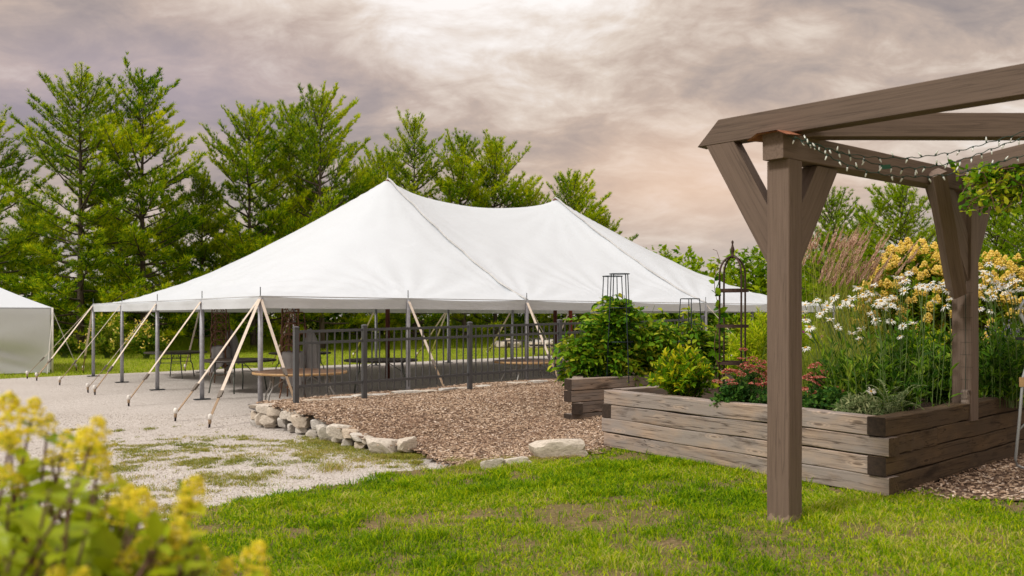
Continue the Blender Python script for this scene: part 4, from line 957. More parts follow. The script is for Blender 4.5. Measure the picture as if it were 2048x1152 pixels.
# ---------------------------------------------------------------- pine trees
NEED = []
_r = np.random.default_rng(3)
for k in range(9):
    a = k * 2.4 + _r.uniform(-.3, .3); sp_ = math.radians(_r.uniform(10, 62)); d = A((math.cos(sp_), math.sin(sp_) * math.cos(a), math.sin(sp_) * math.sin(a)))
    s_ = nrm(np.cross(d, rdir(1, _r)[0])) * .092; NEED += [-s_, s_, d * _r.uniform(.8, 1.1)]
NEED = A(NEED); NEEDF = np.arange(27).reshape(9, 3)
def pine_arrays(seed, H, Rr, low=.9, dens=1.0, tuft=.29, gap=.17, top=.9):
    r_ = np.random.default_rng(seed); tm = MB(); tx = r_.normal(0, .12, 2); zz = np.linspace(0, H, 12)
    trunk = np.stack([tx[0] * np.sin(zz / H * 2.2), tx[1] * np.sin(zz / H * 2.7), zz], 1)
    tube(tm, trunk, np.interp(zz, [0, .5, H], [.20 * H / 13, .165 * H / 13, .012]), 8)
    P = []; D = []; Sx = []; z = low
    while z < H * .985:
        fr = z / H; prof = float(np.interp(fr, [0, .1, .28, .5, .7, .86, .95, 1], [.85, .98, 1.0, .94, .80, .58, .36, .10]))
        nb = 5; az0 = r_.uniform(0, 6.3); boost = r_.uniform(.78, 1.15)
        for b in range(nb):
            if r_.random() < gap: continue
            az = az0 + b * 2 * math.pi / nb + r_.normal(0, .22); L = Rr * prof * boost * r_.uniform(.62, 1.22)
            el = math.radians(np.interp(fr, [0, .3, .6, .85, 1], [-2, 9, 22, 36, 62]) + r_.normal(0, 8)); hd = A((math.cos(az), math.sin(az), 0))
            c = A((np.interp(z, zz, trunk[:, 0]), np.interp(z, zz, trunk[:, 1]), z))
            tt = np.linspace(0, 1, 7); br = c + hd * (L * tt * math.cos(el))[:, None] + A((0, 0, 1)) * (L * (tt * math.sin(el) + .22 * tt ** 2.2) + .02 * np.sin(tt * 9 + b))[:, None]
            tube(tm, br, np.linspace(.012 + .014 * L, .006, 7), 4, cap=False)
            ns_ = max(2, int(L * .72 / .22 * dens)); f = np.linspace(.36 if fr < .7 else .15, .985, ns_) ** .9 + r_.normal(0, .015, ns_); bp, bd = along(br, np.clip(f, 0, 1))
            for q in range(ns_):
                for sg in (-1, 1):
                    l = max(.2, (1 - f[q]) * L * .48 + .22) * r_.uniform(.55, 1.25); ang = sg * math.radians(r_.uniform(34, 66)); ca, sa = math.cos(ang), math.sin(ang)
                    d = bd[q]; d2 = nrm(A((d[0] * ca - d[1] * sa, d[0] * sa + d[1] * ca, d[2] * .6 + r_.uniform(-.12, .45) + .25 * fr)))
                    m = max(1, int(l / .125 * dens)); g_ = (np.arange(m) + r_.uniform(.3, 1)) / m
                    P.append(bp[q] + d2 * (l * g_)[:, None] + r_.normal(0, .035, (m, 3))); D.append(nrm(d2 + r_.normal(0, .28, (m, 3)) + A((0, 0, .30 + .3 * fr)))); Sx.append(np.full(m, tuft) * r_.uniform(.75, 1.15, m) * (1 - .25 * fr))
            m = 4; P.append(br[-1] - bd[-1] * np.linspace(0, .3, m)[:, None]); D.append(nrm(bd[-1] * .8 + A((0, 0, .5 + fr)) + r_.normal(0, .2, (m, 3)))); Sx.append(np.full(m, tuft * .95))
        z += (.33 + .22 * (1 - fr)) * r_.uniform(.75, 1.3) * H / 13
    m = 5; P.append(A((trunk[-1][0], trunk[-1][1], 0)) + np.stack([0 * np.arange(m), 0 * np.arange(m), H - np.linspace(-.1, .9, m) * .8], 1)); D.append(nrm(A((0, 0, 1)) + r_.normal(0, .2, (m, 3)))); Sx.append(np.full(m, tuft))
    return tm, np.concatenate(P), np.concatenate(D), np.concatenate(Sx), r_
def make_pine(seed, H, Rr, mat='pine', **k):
    tm, P, D, Sx, r_ = pine_arrays(seed, H, Rr, **k); o = empty('pine_tree'); tm.build('trunk', M['bark'], o, True)
    cm = MB(); scatter(cm, NEED, NEEDF, P, frame(D, (0.3, 0.2, 1)), Sx); cm.build('crown', M[mat], o); return o
PINES = [make_pine(11, 13.6, 3.5), make_pine(12, 13.3, 3.3), make_pine(13, 12.6, 3.3, gap=.2), make_pine(14, 11.0, 3.0), make_pine(15, 8.0, 2.5, 'pine_far', tuft=.24)]
usedp = set()
def tline(px): return 41.0 + px * .0125
TREES = [(160, 137, 40.0, 0, 20, 1.10, 'tall spreading pine behind the small white tent, leftmost pine fully in view'),
         (290, 140, 41.5, 1, 130, 1.08, 'tall pine with a pointed top second from the left, behind the tent corner'),
         (-40, 215, 41.0, 2, 10, 1.15, 'pine cut off by the left edge of the picture'),
         (400, 345, 44.0, 3, 60, .85, 'shorter ragged pine between the two left tall pines and the middle group'),
         (508, 205, 45.0, 2, 200, 1.0, 'pine at the left of the middle group above the tent roof'),
         (578, 200, 48.0, 1, 300, .92, 'pine in the middle of the centre group above the tent roof'),
         (645, 170, 46.0, 0, 75, .95, 'tallest pine of the centre group, left of the high tent peak'),
         (722, 335, 49.0, 3, 20, .95, 'low pine just left of the high tent peak'),
         (830, 225, 50.0, 1, 30, .92, 'pointed pine right above the high tent peak'),
         (762, 300, 53.0, 3, 140, .9, 'pine behind the high tent peak'),
         (932, 265, 51.5, 2, 260, .95, 'pine above the dip between the two tent peaks'),
         (992, 277, 53.0, 3, 200, .95, 'pine at the right of the group between the tent peaks'),
         (1058, 372, 54.0, 3, 330, .9, 'low pine left of the right tent peak'),
         (1140, 347, 56.0, 3, 90, 1.05, 'lone dark pine behind the right tent peak'),
         (1205, 428, 57.0, 3, 15, 1.0, 'low pine trailing off right of the right tent peak'),
         (62, 395, 46.0, 3, 40, 1.15, 'lower pine filling the gap behind the leftmost tall pine'),
         (232, 400, 47.0, 3, 170, 1.1, 'lower pine seen between the trunks of the two tall left pines'),
         (340, 440, 46.5, 3, 280, 1.0, 'low pine filling the gap right of the pointed left pine'),
         (470, 470, 48.5, 3, 110, 1.0, 'low pine at the foot of the centre group of pines'),
         (612, 380, 52.0, 3, 230, 1.1, 'low pine behind the tallest pine of the centre group'),
         (1668, 388, 33.0, 4, 0, 1.0, 'bright young pine framed between pergola post and brace'),
         (1720, 430, 36.0, 4, 100, .85, 'thin young pine behind the reed grass plumes'),
         (1800, 372, 31.0, 4, 210, 1.25, 'bright young pine behind the cream flowering shrub'),
         (1985, 405, 27.0, 4, 60, 1.35, 'bright young pine behind the rear pergola post'),
         (2075, 400, 25.0, 4, 160, 1.3, 'bright young pine at the right edge behind the vine')]
for (px, py, Y, v, rz, wid, lab) in TREES:
    src = PINES[v]; o = src if v not in usedp else copy_tree(src); usedp.add(v)
    p = at(px, py, Y); H0 = [13.6, 13.3, 12.6, 11.0, 8.0][v]; s_ = p.z / (H0 * 1.05)
    o.location = (p.x, Y, -.02); o.rotation_euler = (0, 0, R(rz)); o.scale = (s_ * wid, s_ * wid, s_); tag(o, lab, 'pine tree', 'pine trees behind the tent' if px < 1300 else 'young pines beyond the garden')
# dense woodland behind and beside, too far to count
def mass(name, label, cat, cols, mat, seed, n, ls, kind='stuff', wr=.55):
    r_ = np.random.default_rng(seed); mb = MB(); P = []; D = []
    for (x, y, rx, ry, h) in cols:
        m = int(n); a = r_.uniform(0, 6.3, m); u = np.sqrt(r_.uniform(0, 1, m)); zf = r_.uniform(0, 1, m); rad = np.sqrt(np.maximum(0, 1 - (zf - .25) ** 2 * 1.6)).clip(.12) * u ** .6
        P.append(np.stack([x + np.cos(a) * rad * rx, y + np.sin(a) * rad * ry, zf * h * (1 + .18 * np.sin(a * 3 + x))], 1)); D.append(nrm(np.stack([np.cos(a), np.sin(a), r_.normal(.35, .5, m)], 1) + r_.normal(0, .5, (m, 3))))
    P = np.concatenate(P); D = np.concatenate(D); leaves(mb, P, D, r_.uniform(.6, 1.3, len(P)) * ls, wr, r_, True)
    o = mb.build(name, M[mat], None, kind=kind); return tag(o, label, cat)
r_ = np.random.default_rng(50); cols = []
for px in range(-420, 1330, 46):
    for row in range(2):
        Y = tline(max(px, -200)) + 3.2 + row * 4 + r_.normal(0, .6); cols.append(((px - 1024) * Y / F + r_.normal(0, .4), Y, r_.uniform(1.4, 2.1), 1.5, r_.uniform(1.7, 3.0) + row * 1.1))
mass('woodland_undergrowth', 'dark green woodland undergrowth in the shade of the pines', 'undergrowth', cols, 'brush', 51, 520, .34)
cols = []
for px in range(1270, 2500, 34):
    Y = 62 + r_.normal(0, 3); cols.append(((px - 1024) * Y / F, Y, r_.uniform(1.3, 2.0), 1.6, r_.uniform(4.5, 5.8)))
far_o = mass('far_wood', 'bright green far wood low on the horizon right of the tent', 'wood', cols, 'pine_far', 52, 760, .50)
# spires of the far wood
mb = MB(); PP = []; DD = []; SS = []
for px in range(1290, 2450, 22):
    Y = 60 + r_.normal(0, 3); x = (px - 1024) * Y / F; h = r_.uniform(4.4, 6.4); m = 110; zf = r_.uniform(.3, 1, m); a = r_.uniform(0, 6.3, m); rad = (1 - zf) * 1.3 + .05
    PP.append(np.stack([x + np.cos(a) * rad, Y + np.sin(a) * rad, zf * h], 1)); DD.append(nrm(np.stack([np.cos(a), np.sin(a), np.full(m, .9)], 1))); SS.append(np.full(m, .34))
scatter(mb, NEED, NEEDF, np.concatenate(PP), frame(np.concatenate(DD), (.3, .2, 1)), np.concatenate(SS)); tag(mb.build('far_conifers', M['pine_far']), 'spiky young conifers along the horizon right of the tent', 'wood', kind='stuff')
# pale stone heap beyond the lawn
mb = MB(); hp = at(1085, 668, 50)
sw = empty('rubble_bank', (hp.x, hp.y, 0)); tag(sw, 'low pale bank of rubble stones on the grass beyond the tent', 'stone bank')
for k in range(18):
    r2 = random.Random(300 + k); inst(RM[k % 7], 'stone', sw, Matrix.Translation((r2.uniform(-2.6, 2.6), r2.uniform(-.4, .4), .12 + .28 * r2.random())) @ Matrix.Rotation(r2.uniform(0, 3), 4, 'Z') @ Matrix.Diagonal((.34, .3, .2, 1)))
rp = at(1141, 700, 22.5); mb = MB(); tube(mb, [(rp.x, rp.y, 0), (rp.x, rp.y, 2.1)], .05, 8); mb2 = MB(); bar(mb2, (rp.x - .09, rp.y, .012), (rp.x + .09, rp.y, .012), .18, .02)
rpo = empty('red_post', (rp.x, rp.y, 0)); tag(rpo, 'slim red painted post under the tent left of the tomato plants', 'post'); mb.build('shaft', M['redpost'], rpo, True); mb2.build('foot_plate', M['plate'], rpo)
# flowering bushes at the back left
for (px, py, Y, w, h, seed, lab) in [(215, 705, 36.5, 1.1, 1.75, 61, 'leafy bush with cream blossom spikes behind the left tent poles'), (292, 704, 36.0, .9, 1.5, 62, 'smaller bush with cream blossom left of the third tent pole'), (130, 700, 37, .8, 1.1, 63, 'low green bush beside the small white tent')]:
    r_ = np.random.default_rng(seed); b = A(((px - 1024) * Y / F, Y, 0)); tips = dome(b, w, w * .8, h, 46, r_, .3)
    o, sp = bush('flowering_bush', lab, 'bush', b, tips, 'brush', r_, 26, .20, .42, .012, .2, spread=1.0, simple=True)
    if seed < 63:
        mb = MB(); fl = [s_[-1] for s_ in sp if r_.random() < .42]
        for q in fl: P_ = q + r_.normal(0, .05, (9, 3)) + A((0, 0, .12)) * r_.uniform(-.4, 1.6, (9, 1)); leaves(mb, P_, rdir(9, r_, .8), .10, .7, r_, True)
        mb.build('blossom', M['cream'], o, kind='stuff')

# ---------------------------------------------------------------- garden plants
def sphere_cluster(n, r_, shape):
    """octahedral florets filling a shape(u) -> radius over unit height"""
    ov = A([(1, 0, 0), (-1, 0, 0), (0, 1, 0), (0, -1, 0), (0, 0, 1), (0, 0, -1)]); of = np.array([[0, 2, 4], [2, 1, 4], [1, 3, 4], [3, 0, 4], [2, 0, 5], [1, 2, 5], [3, 1, 5], [0, 3, 5]])
    z = r_.uniform(0, 1, n); a = r_.uniform(0, 6.3, n); rr_ = shape(z) * np.sqrt(r_.uniform(.25, 1, n)); P_ = np.stack([np.cos(a) * rr_, np.sin(a) * rr_, z], 1)
    return ov, of, P_
def panicle_mesh(name, mat, n, seed, w=.32, fs=.075, stem=None):
    r_ = np.random.default_rng(seed); ov, of, P_ = sphere_cluster(n, r_, lambda z: w * (1 - z) ** .6 * np.minimum(1, z * 6 + .35) * (1 + .3 * np.sin(z * 23))); mb = MB()
    scatter(mb, ov, of, P_, frame(rdir(n, r_)), r_.uniform(.6, 1.3, (n, 3)) * fs); return mb.data(name, M[mat])


# tomatoes in the rear bed
def tomato(px, Y, w, h, seed, lab, nt, nl, zb=.72):
    r_ = np.random.default_rng(seed); b = A(((px - 1024) * Y / F, Y, zb)); tips = dome(b, w, w * .75, h, nt, r_, .15)
    o = empty('tomato_plant', b); tag(o, lab, 'tomato plant', 'tomato plants in the rear bed'); sm = MB(); lm = MB(); P = []; D = []
    for t in tips:
        s_ = stems_from([b + A((*r_.normal(0, .12, 2), 0))], [t], r_, .25)[0]; tube(sm, s_, np.linspace(.007, .003, len(s_)), 4, cap=False)
        f = r_.uniform(.18, 1.0, nl); p, d = along(s_, f)
        for k in range(nl):                       # compound leaf: a drooping stalk with paired leaflets
            sd = nrm(np.cross(d[k], rdir(1, r_)[0])); L = r_.uniform(.16, .30); ax = nrm(sd + A((0, 0, r_.uniform(.1, .6)))); tt = A((.35, .35, .6, .6, .82, .82, 1.0)); q = p[k] + ax * (tt * L)[:, None] + A((0, 0, -1)) * (tt ** 2 * L * .45)[:, None]
            sgn = A((1, -1, 1, -1, 1, -1, 0)); s2 = nrm(np.cross(ax, A((0, 0, 1)))); P.append(q); D.append(nrm(ax * .7 + s2 * sgn[:, None] * .9 + A((0, 0, -.35)) + r_.normal(0, .25, (7, 3))))
    P = np.concatenate(P); D = np.concatenate(D); leaves(lm, P, D, r_.uniform(.065, .135, len(P)), .52, r_, False)
    sm.build('stems', M['stem'], o, kind='stuff'); lm.build('foliage', M['tomato'], o, kind='stuff'); return o
tomato(1228, 13.75, .62, 1.36, 71, 'big leafy tomato plant in the tall wire cages, left end of the rear bed', 62, 13)
tomato(1165, 13.6, .42, .95, 72, 'sprawling tomato branches hanging over the rear bed corner by the fence', 22, 9)
tomato(1300, 13.9, .46, 1.15, 75, 'tomato plant right of the caged one in the rear bed', 30, 11)
tomato(1372, 14.0, .38, 1.10, 73, 'sparser tomato plant in the low wire cage', 16, 8)
tomato(1422, 14.2, .36, .9, 74, 'short tomato plant behind the iron obelisk', 16, 8)
def cage(px, Y, ztop, rt, rb, lab, n=4, seed=0):
    x = (px - 1024) * Y / F; o = empty('tomato_cage', (x, Y, .74)); tag(o, lab, 'plant cage', 'wire tomato cages'); a0 = seed * .5
    for k in range(n):
        a = a0 + k * 2 * math.pi / n; mb = MB(); tube(mb, [(x + rb * math.cos(a), Y + rb * math.sin(a), .70), (x + rt * math.cos(a), Y + rt * math.sin(a), ztop)], .008, 5); mb.build('upright', M['cage'], o)
    for f in (1.0, .68, .36):
        z = .74 + (ztop - .74) * f; r1 = rb + (rt - rb) * f; an = np.linspace(0, 2 * math.pi, 21); mb = MB(); tube(mb, np.stack([x + r1 * np.cos(an), Y + r1 * np.sin(an), np.full(21, z)], 1), .0065, 5, cap=False); mb.build('ring', M['cage'], o, True)
cage(1239, 13.45, 2.37, .155, .24, 'tall dark wire tomato cage, the nearer of the pair', 4, 1)
cage(1225, 14.0, 2.36, .16, .24, 'tall dark wire tomato cage, the farther of the pair', 4, 2)
cage(1380, 14.0, 2.0, .15, .24, 'shorter dark wire tomato cage right of the tall pair', 4, 3)

# obelisk trellis with a vine
ox, oy = (1465 - 1024) * 11.2 / F, 11.2; ob = empty('garden_obelisk', (ox, oy, .72)); tag(ob, 'rusted iron garden obelisk with domed top and pointed finial', 'obelisk')
rl = .192
for k in range(4):
    a = R(20) + k * math.pi / 2; c_, s_ = math.cos(a) * rl, math.sin(a) * rl; arch = [(ox + c_, oy + s_, .70), (ox + c_, oy + s_, 1.5), (ox + c_, oy + s_, 2.24)] + [(ox + c_ * math.cos(q), oy + s_ * math.cos(q), 2.24 + .24 * math.sin(q)) for q in np.linspace(.15, math.pi / 2, 8)]
    mb = MB(); tube(mb, arch, .0125, 7); mb.build('leg', M['obelisk'], ob, True)
for z in (2.045, 1.59, 1.12):
    a = np.linspace(0, 2 * math.pi, 25); mb = MB(); vs = [(ox + (rl + .01 * o_) * math.cos(q), oy + (rl + .01 * o_) * math.sin(q), z + dz) for o_, dz in ((0, -.02), (1, -.02), (1, .02), (0, .02)) for q in a[:-1]]
    mb.add(vs, [[j * 24 + i, j * 24 + (i + 1) % 24, ((j + 1) % 4) * 24 + (i + 1) % 24, ((j + 1) % 4) * 24 + i] for j in range(4) for i in range(24)]); mb.build('band', M['obelisk'], ob)
mb = MB(); lathe(mb, [(.012, 2.46), (.03, 2.475), (.022, 2.50), (.014, 2.515), (.022, 2.545), (.026, 2.575), (.015, 2.61), (.009, 2.64), (.016, 2.655), (.014, 2.675), (.002, 2.69)], 10, (ox, oy, 0)); mb.build('finial', M['obelisk'], ob, True)
r_ = np.random.default_rng(80); vb = A((ox - rl, oy - .05, .74)); vt = np.linspace(0, 1, 26); vp = vb + np.stack([.03 * np.sin(vt * 14) - .02, .03 * np.cos(vt * 14), vt * 1.72], 1)
o = empty('climbing_vine', vb); tag(o, 'thin green vine climbing the left leg of the iron obelisk', 'vine'); mb = MB(); tube(mb, vp, .004, 4); tube(mb, [vp[-1], vp[-1] + A((-.03, 0, .09)), vp[-1] + A((-.08, 0, .11))], .003, 4)
mb.build('stem', M['stem_red'], o); mb = MB(); p, d = along(vp, r_.uniform(.02, .98, 34)); leaves(mb, p, nrm(rdir(34, r_, .1)), r_.uniform(.07, .15, 34), .75, r_); mb.build('foliage', M['vine'], o, kind='stuff')

# golden leaved shrub
r_ = np.random.default_rng(81); gb = A(at(1365, 790, 9.95)); gb[2] = BEDZ; tips = dome(gb, .40, .37, .62, 150, r_, .10)
bush('golden_shrub', 'compact golden-tipped green shrub at the left end of the front bed', 'shrub', gb, tips, 'gold', r_, 24, .085, .36, .004, .15, 'stem_red', .9, .45)
# feathery lime plants (behind)
for k, (px, py, Y, w, h, sd) in enumerate([(1535, 640, 12.0, .42, 1.15, 82), (1600, 650, 12.0, .4, 1.0, 83), (1492, 690, 12.2, .3, .95, 84)]):
    r_ = np.random.default_rng(sd); b = A(((px - 1024) * Y / F, Y, .72)); tips = dome(b, w, w, h, 120, r_, .2)
    o, sp = bush('feathery_plant', ['tall lime green feathery plant behind the iron obelisk', 'lime green feathery plant half hidden by the front pergola post', 'shorter lime feathery plant left of the obelisk'][k], 'plant', b, tips, 'feather', r_, 60, .09, .15, .003, .12, 'stem', .9, .3, True)
    if k < 2:
        mb = MB(); fl = [s_[-1] for s_ in sp if r_.random() < .10]
        for q in fl: leaves(mb, q + np.zeros((8, 3)), nrm(rdir(8, r_, .3)), .03, .7, r_, True)
        if fl: mb.build('blossom', M['pinkfl'], o, kind='stuff')
# red yarrow
r_ = np.random.default_rng(85); ym = MB(); ov, of, _p = sphere_cluster(5, r_, lambda z: z); nfl = 70; a = r_.uniform(0, 6.3, nfl); u = np.sqrt(r_.uniform(0, 1, nfl)); P_ = np.stack([np.cos(a) * u, np.sin(a) * u, .22 * (1 - u ** 2) + r_.normal(0, .04, nfl)], 1); scatter(ym, ov, of, P_, frame(rdir(nfl, r_)), r_.uniform(.6, 1.2, (nfl, 3)) * A((.14, .14, .09))); yar = ym.data('flower_head', M['yarrow'])
for k, (px, py, Y, w, h, nt2, lab) in enumerate([(1490, 778, 9.35, .30, .60, 36, 'red and salmon flat-headed yarrow left of the front pergola post'), (1640, 800, 8.9, .22, .50, 18, 'red flat-headed yarrow right of the front pergola post')]):
    b = A(at(px, py, Y)); b[2] = BEDZ; tips = dome(b, w, w, h, nt2, r_, .45)
    o, sp = bush('yarrow_plant', lab, 'flower', b, tips, 'herb', r_, 24, .055, .28, .003, .05, 'stem', 1.0, .3, False, 'yarrow clumps in the front bed')
    for s_ in sp: place(yar, 'flower_head', o, s_[-1], (r_.normal(0, .25), r_.normal(-.1, .25), 1), r_.uniform(.042, .075))
for k, (px, Y, w, h, lab) in enumerate([(1468, 9.2, .26, .24, 'low dark green herb under the left yarrow'), (1655, 8.55, .34, .27, 'low dark green herb spreading under the right yarrow'), (1560, 9.0, .30, .26, 'low dark green herb behind the front pergola post')]):
    r_ = np.random.default_rng(86 + k); b = A(((px - 1024) * Y / F, Y, BEDZ)); tips = dome(b, w, w * .8, h, 80, r_, .2); bush('low_herb', lab, 'plant', b, tips, 'herb', r_, 15, .055, .6, .003, .2, 'stem', .9, .25)

# feather reed grass
plm = MB(); r_ = np.random.default_rng(90); n = 90; z = r_.uniform(0, 1, n); a = r_.uniform(0, 6.3, n); d = nrm(np.stack([np.cos(a) * .35, np.sin(a) * .35, np.ones(n)], 1)); P_ = np.stack([np.cos(a) * .012, np.sin(a) * .012, z * .92], 1)
leaves(plm, P_, d, .13 * (1.25 - z), .26, r_, True); plume_me = plm.data('plume', M['plume'])
rb = A(((1668 - 1024) * 12.6 / F, 12.6, .30)); rg = empty('reed_grass', rb); tag(rg, 'clump of feather reed grass with pinkish brown plumes leaning right', 'ornamental grass')
sm = MB(); P = []; D = []
for k in range(120):
    b = rb + A((r_.normal(0, .20), r_.normal(0, .20), 0)); h = r_.uniform(1.85, 2.5); t = b + A((r_.normal(.16, .24), r_.normal(0, .2), h)); s_ = bez(b, b * .6 + t * .4 + A((-.05, 0, .25)), t, 7); tube(sm, s_, .0035, 3, cap=False)
    dv = nrm(s_[-1] - s_[-2] + A((.14, 0, 0))); place(plume_me, 'plume', rg, s_[-1] - dv * .06, dv, r_.uniform(.26, .46))
sm.build('culms', M['reed'], rg, kind='stuff')
def blade_arrays(mb, B, hgt, wid, lean, bend, r_, mi=0):
    """flat tapering blades: two segments"""
    n = len(B); a = r_.uniform(0, 2 * math.pi, n); side = np.stack([np.cos(a), np.sin(a), 0 * a], 1) * (np.asarray(wid) * np.ones(n))[:, None] / 2
    ln = np.asarray(lean); h = (np.asarray(hgt) * np.ones(n))[:, None]; mid = B + ln * h * .45 + A((0, 0, 1)) * h * .58; tip = B + ln * h * (1.0 + bend) + A((0, 0, 1)) * h * (1 - .25 * np.linalg.norm(ln, axis=1, keepdims=True))
    v = np.stack([B - side, B + side, mid + side * .75, mid - side * .75, tip], 1).reshape(-1, 3); o5 = np.arange(n)[:, None] * 5
    mb.addm(v, [o5 + A((0, 1, 2, 3)).astype(int), o5 + A((3, 2, 4)).astype(int)], mi)
mb = MB(); n = 1500; B = rb + np.stack([r_.normal(0, .26, n), r_.normal(0, .26, n), 0 * np.arange(n)], 1); blade_arrays(mb, B, r_.uniform(.7, 1.65, n), .011, r_.normal(0, .20, (n, 3)) * A((1, 1, 0)) + A((.03, 0, 0)), .5, r_); mb.build('blades', M['reed'], rg, kind='stuff')
# green grassy daisy stems area: iris-like upright blades behind the daisies
rb2 = A(((1655 - 1024) * 10.2 / F, 10.2, BEDZ)); ig = empty('upright_grass', rb2); tag(ig, 'clump of upright yellow-green grassy blades behind the daisies', 'ornamental grass'); mb = MB(); n = 1300
B = rb2 + np.stack([r_.normal(0, .28, n), r_.normal(0, .25, n), 0 * np.arange(n)], 1); blade_arrays(mb, B, r_.uniform(.35, .85, n), .009, r_.normal(0, .16, (n, 3)) * A((1, 1, 0)), .4, r_); mb.build('blades', M['reed'], ig, kind='stuff')

# cream flowering shrubs at the back right
pan_c = [panicle_mesh('panicle', 'cream', 130, 95 + k, .58, .10) for k in range(3)]
for k, (px, pt, Y, w, h, nt2, sd, lab) in enumerate([(1835, 478, 13.5, .88, 2.5, 240, 96, 'tall rounded shrub with cream yellow panicles between pergola post and brace'), (1990, 500, 13.0, .70, 2.4, 190, 97, 'cream panicled shrub right of the rear pergola post'), (1768, 560, 13.2, .45, 1.9, 80, 98, 'smaller cream panicled shrub behind the reed grass')]):
    r_ = np.random.default_rng(sd); p = at(px, pt, Y); b = A((p.x, Y, .15)); h = p.z - .25; tips = dome(b + A((0, 0, h * .5)), w, w * .8, h * .5, nt2, r_, -.6); low_ = r_.random(nt2) < .3; tips[low_, 2] -= r_.uniform(.1, h * .45, int(low_.sum()))
    o, sp = bush('panicle_shrub', lab, 'shrub', b, tips, 'hydleaf', r_, 26, .13, .5, .007, .5, 'stem_red', .95, .15, False, 'cream flowering shrubs')
    for s_ in sp:
        if s_[-1][2] > b[2] + h * .42: place(pan_c[r_.integers(3)], 'panicle', o, s_[-1] - A((0, 0, .02)), nrm(s_[-1] - s_[-2]) + A((0, 0, .35)), r_.uniform(.085, .15))

# shasta daisies
dm = MB(); r_ = np.random.default_rng(100); npet = 19; aa = np.arange(npet) * 2 * math.pi / npet + r_.normal(0, .05, npet); dd = np.stack([np.cos(aa), np.sin(aa), r_.normal(-.08, .13, npet)], 1); leaves(dm, dd * .2, nrm(dd), .82, .24, r_, False, 0, .08); petal_me = [dm.data('daisy_flower', M['petal'])]
for sd_, dr in ((1, -.35), (2, .25)):
    dm = MB(); r2_ = np.random.default_rng(100 + sd_); dd = np.stack([np.cos(aa), np.sin(aa), r2_.normal(dr, .2, npet)], 1)[: npet - sd_]; leaves(dm, dd * .2, nrm(dd), .82 * r2_.uniform(.75, 1.05, len(dd)), .25, r2_, False, 0, .1); petal_me.append(dm.data('daisy_flower', M['petal']))
dm = MB(); lathe(dm, [(.24, -.02), (.27, .04), (.2, .11), (.08, .14), (.001, .145)], 12, cap=False); disc_me = dm.data('disc', M['disc'], smooth=True)
def daisy(parent, p, d, s):
    o = place(random.choice(petal_me), 'daisy_flower', parent, p, d, s); c = bpy.data.objects.new('disc', disc_me); COL.objects.link(c); c.parent = o; return o
DZ = [  # flower columns and rows seen in the photo, by clump
  ('large clump of white daisies between the two pergola posts', 1728, 9.0,
   [(1610, 610), (1622, 606), (1634, 600), (1612, 640), (1640, 628), (1648, 620), (1655, 612), (1660, 640), (1606, 624), (1619, 654), (1676, 655), (1692, 600), (1704, 598), (1700, 612), (1668, 592), (1663, 603), (1716, 574), (1712, 578), (1726, 590), (1748, 572), (1756, 588), (1742, 584),
    (1790, 556), (1800, 552), (1812, 562), (1818, 546), (1806, 566), (1834, 570), (1855, 574), (1872, 572), (1885, 570), (1893, 580), (1752, 608), (1762, 602), (1775, 596), (1788, 592), (1766, 618), (1782, 610), (1795, 614), (1810, 582), (1742, 630), (1752, 640), (1758, 610), (1782, 642), (1868, 605), (1898, 596), (1704, 668), (1722, 660), (1805, 652), (1800, 672), (1826, 648), (1720, 678), (1611, 695), (1680, 610), (1735, 600), (1771, 606), (1620, 669), (1890, 612), (1845, 572), (1862, 566)]),
  ('tall clump of white daisies right of the rear pergola post', 1995, 9.7,
   [(1978, 527), (2003, 532), (1966, 545), (1976, 545), (1984, 548), (1962, 552), (2016, 555), (2024, 550), (1980, 562), (1990, 564), (2004, 570), (2012, 572), (2022, 568), (1965, 575), (1975, 582), (1996, 578), (2030, 566), (1986, 594), (1970, 596), (2010, 588), (2020, 586), (2042, 578), (1962, 572), (2024, 598), (1984, 621), (2040, 614), (1960, 618), (2036, 560)])]
for (lab, px, Y, fl) in DZ:
    r_ = np.random.default_rng(px); b0 = A(((px - 1024) * Y / F, Y, BEDZ)); o = empty('daisy_clump', b0); tag(o, lab, 'flower', 'white daisy clumps'); sm = MB(); lm = MB(); P = []; D = []
    for (fx, fy) in fl:
        q = A(at(fx, fy, Y + r_.uniform(-.45, .45))); b = A((q[0] * .75 + b0[0] * .25 + r_.normal(.10, .06), q[1] + r_.normal(0, .12), BEDZ)); s_ = bez(b, (b[0] + r_.normal(.05, .04), b[1], BEDZ + (q[2] - BEDZ) * .62), q, 8); tube(sm, s_, .0038, 4, cap=False)
        daisy(o, q, (r_.normal(-.32, .42), r_.normal(-.38, .34), 1), r_.uniform(.046, .067))
        f = r_.uniform(.05, .62, 13); p, d = along(s_, f); P.append(p); D.append(nrm(d * .7 + rdir(13, r_) * .8 + A((0, 0, .2))))
    # leafy basal stems filling the clump
    w = .62 if px < 1900 else .5
    for t in dome(b0 + A((.02, 0, 0)), w, .5, .62 if px < 1900 else .85, 150, r_, .25):
        s_ = bez(A((t[0] * .8 + b0[0] * .2, t[1] * .8 + b0[1] * .2, BEDZ)), (t * .6 + b0 * .4), t, 6); tube(sm, s_, .004, 3, cap=False); f = r_.uniform(.1, 1, 17); p, d = along(s_, f); P.append(p); D.append(nrm(d * .6 + rdir(17, r_) * .8 + A((0, 0, .25))))
    P = np.concatenate(P); D = np.concatenate(D); leaves(lm, P, D, r_.uniform(.06, .135, len(P)), .22, r_, False)
    sm.build('stems', M['stem'], o, kind='stuff'); lm.build('foliage', M['daisyleaf'], o, kind='stuff')
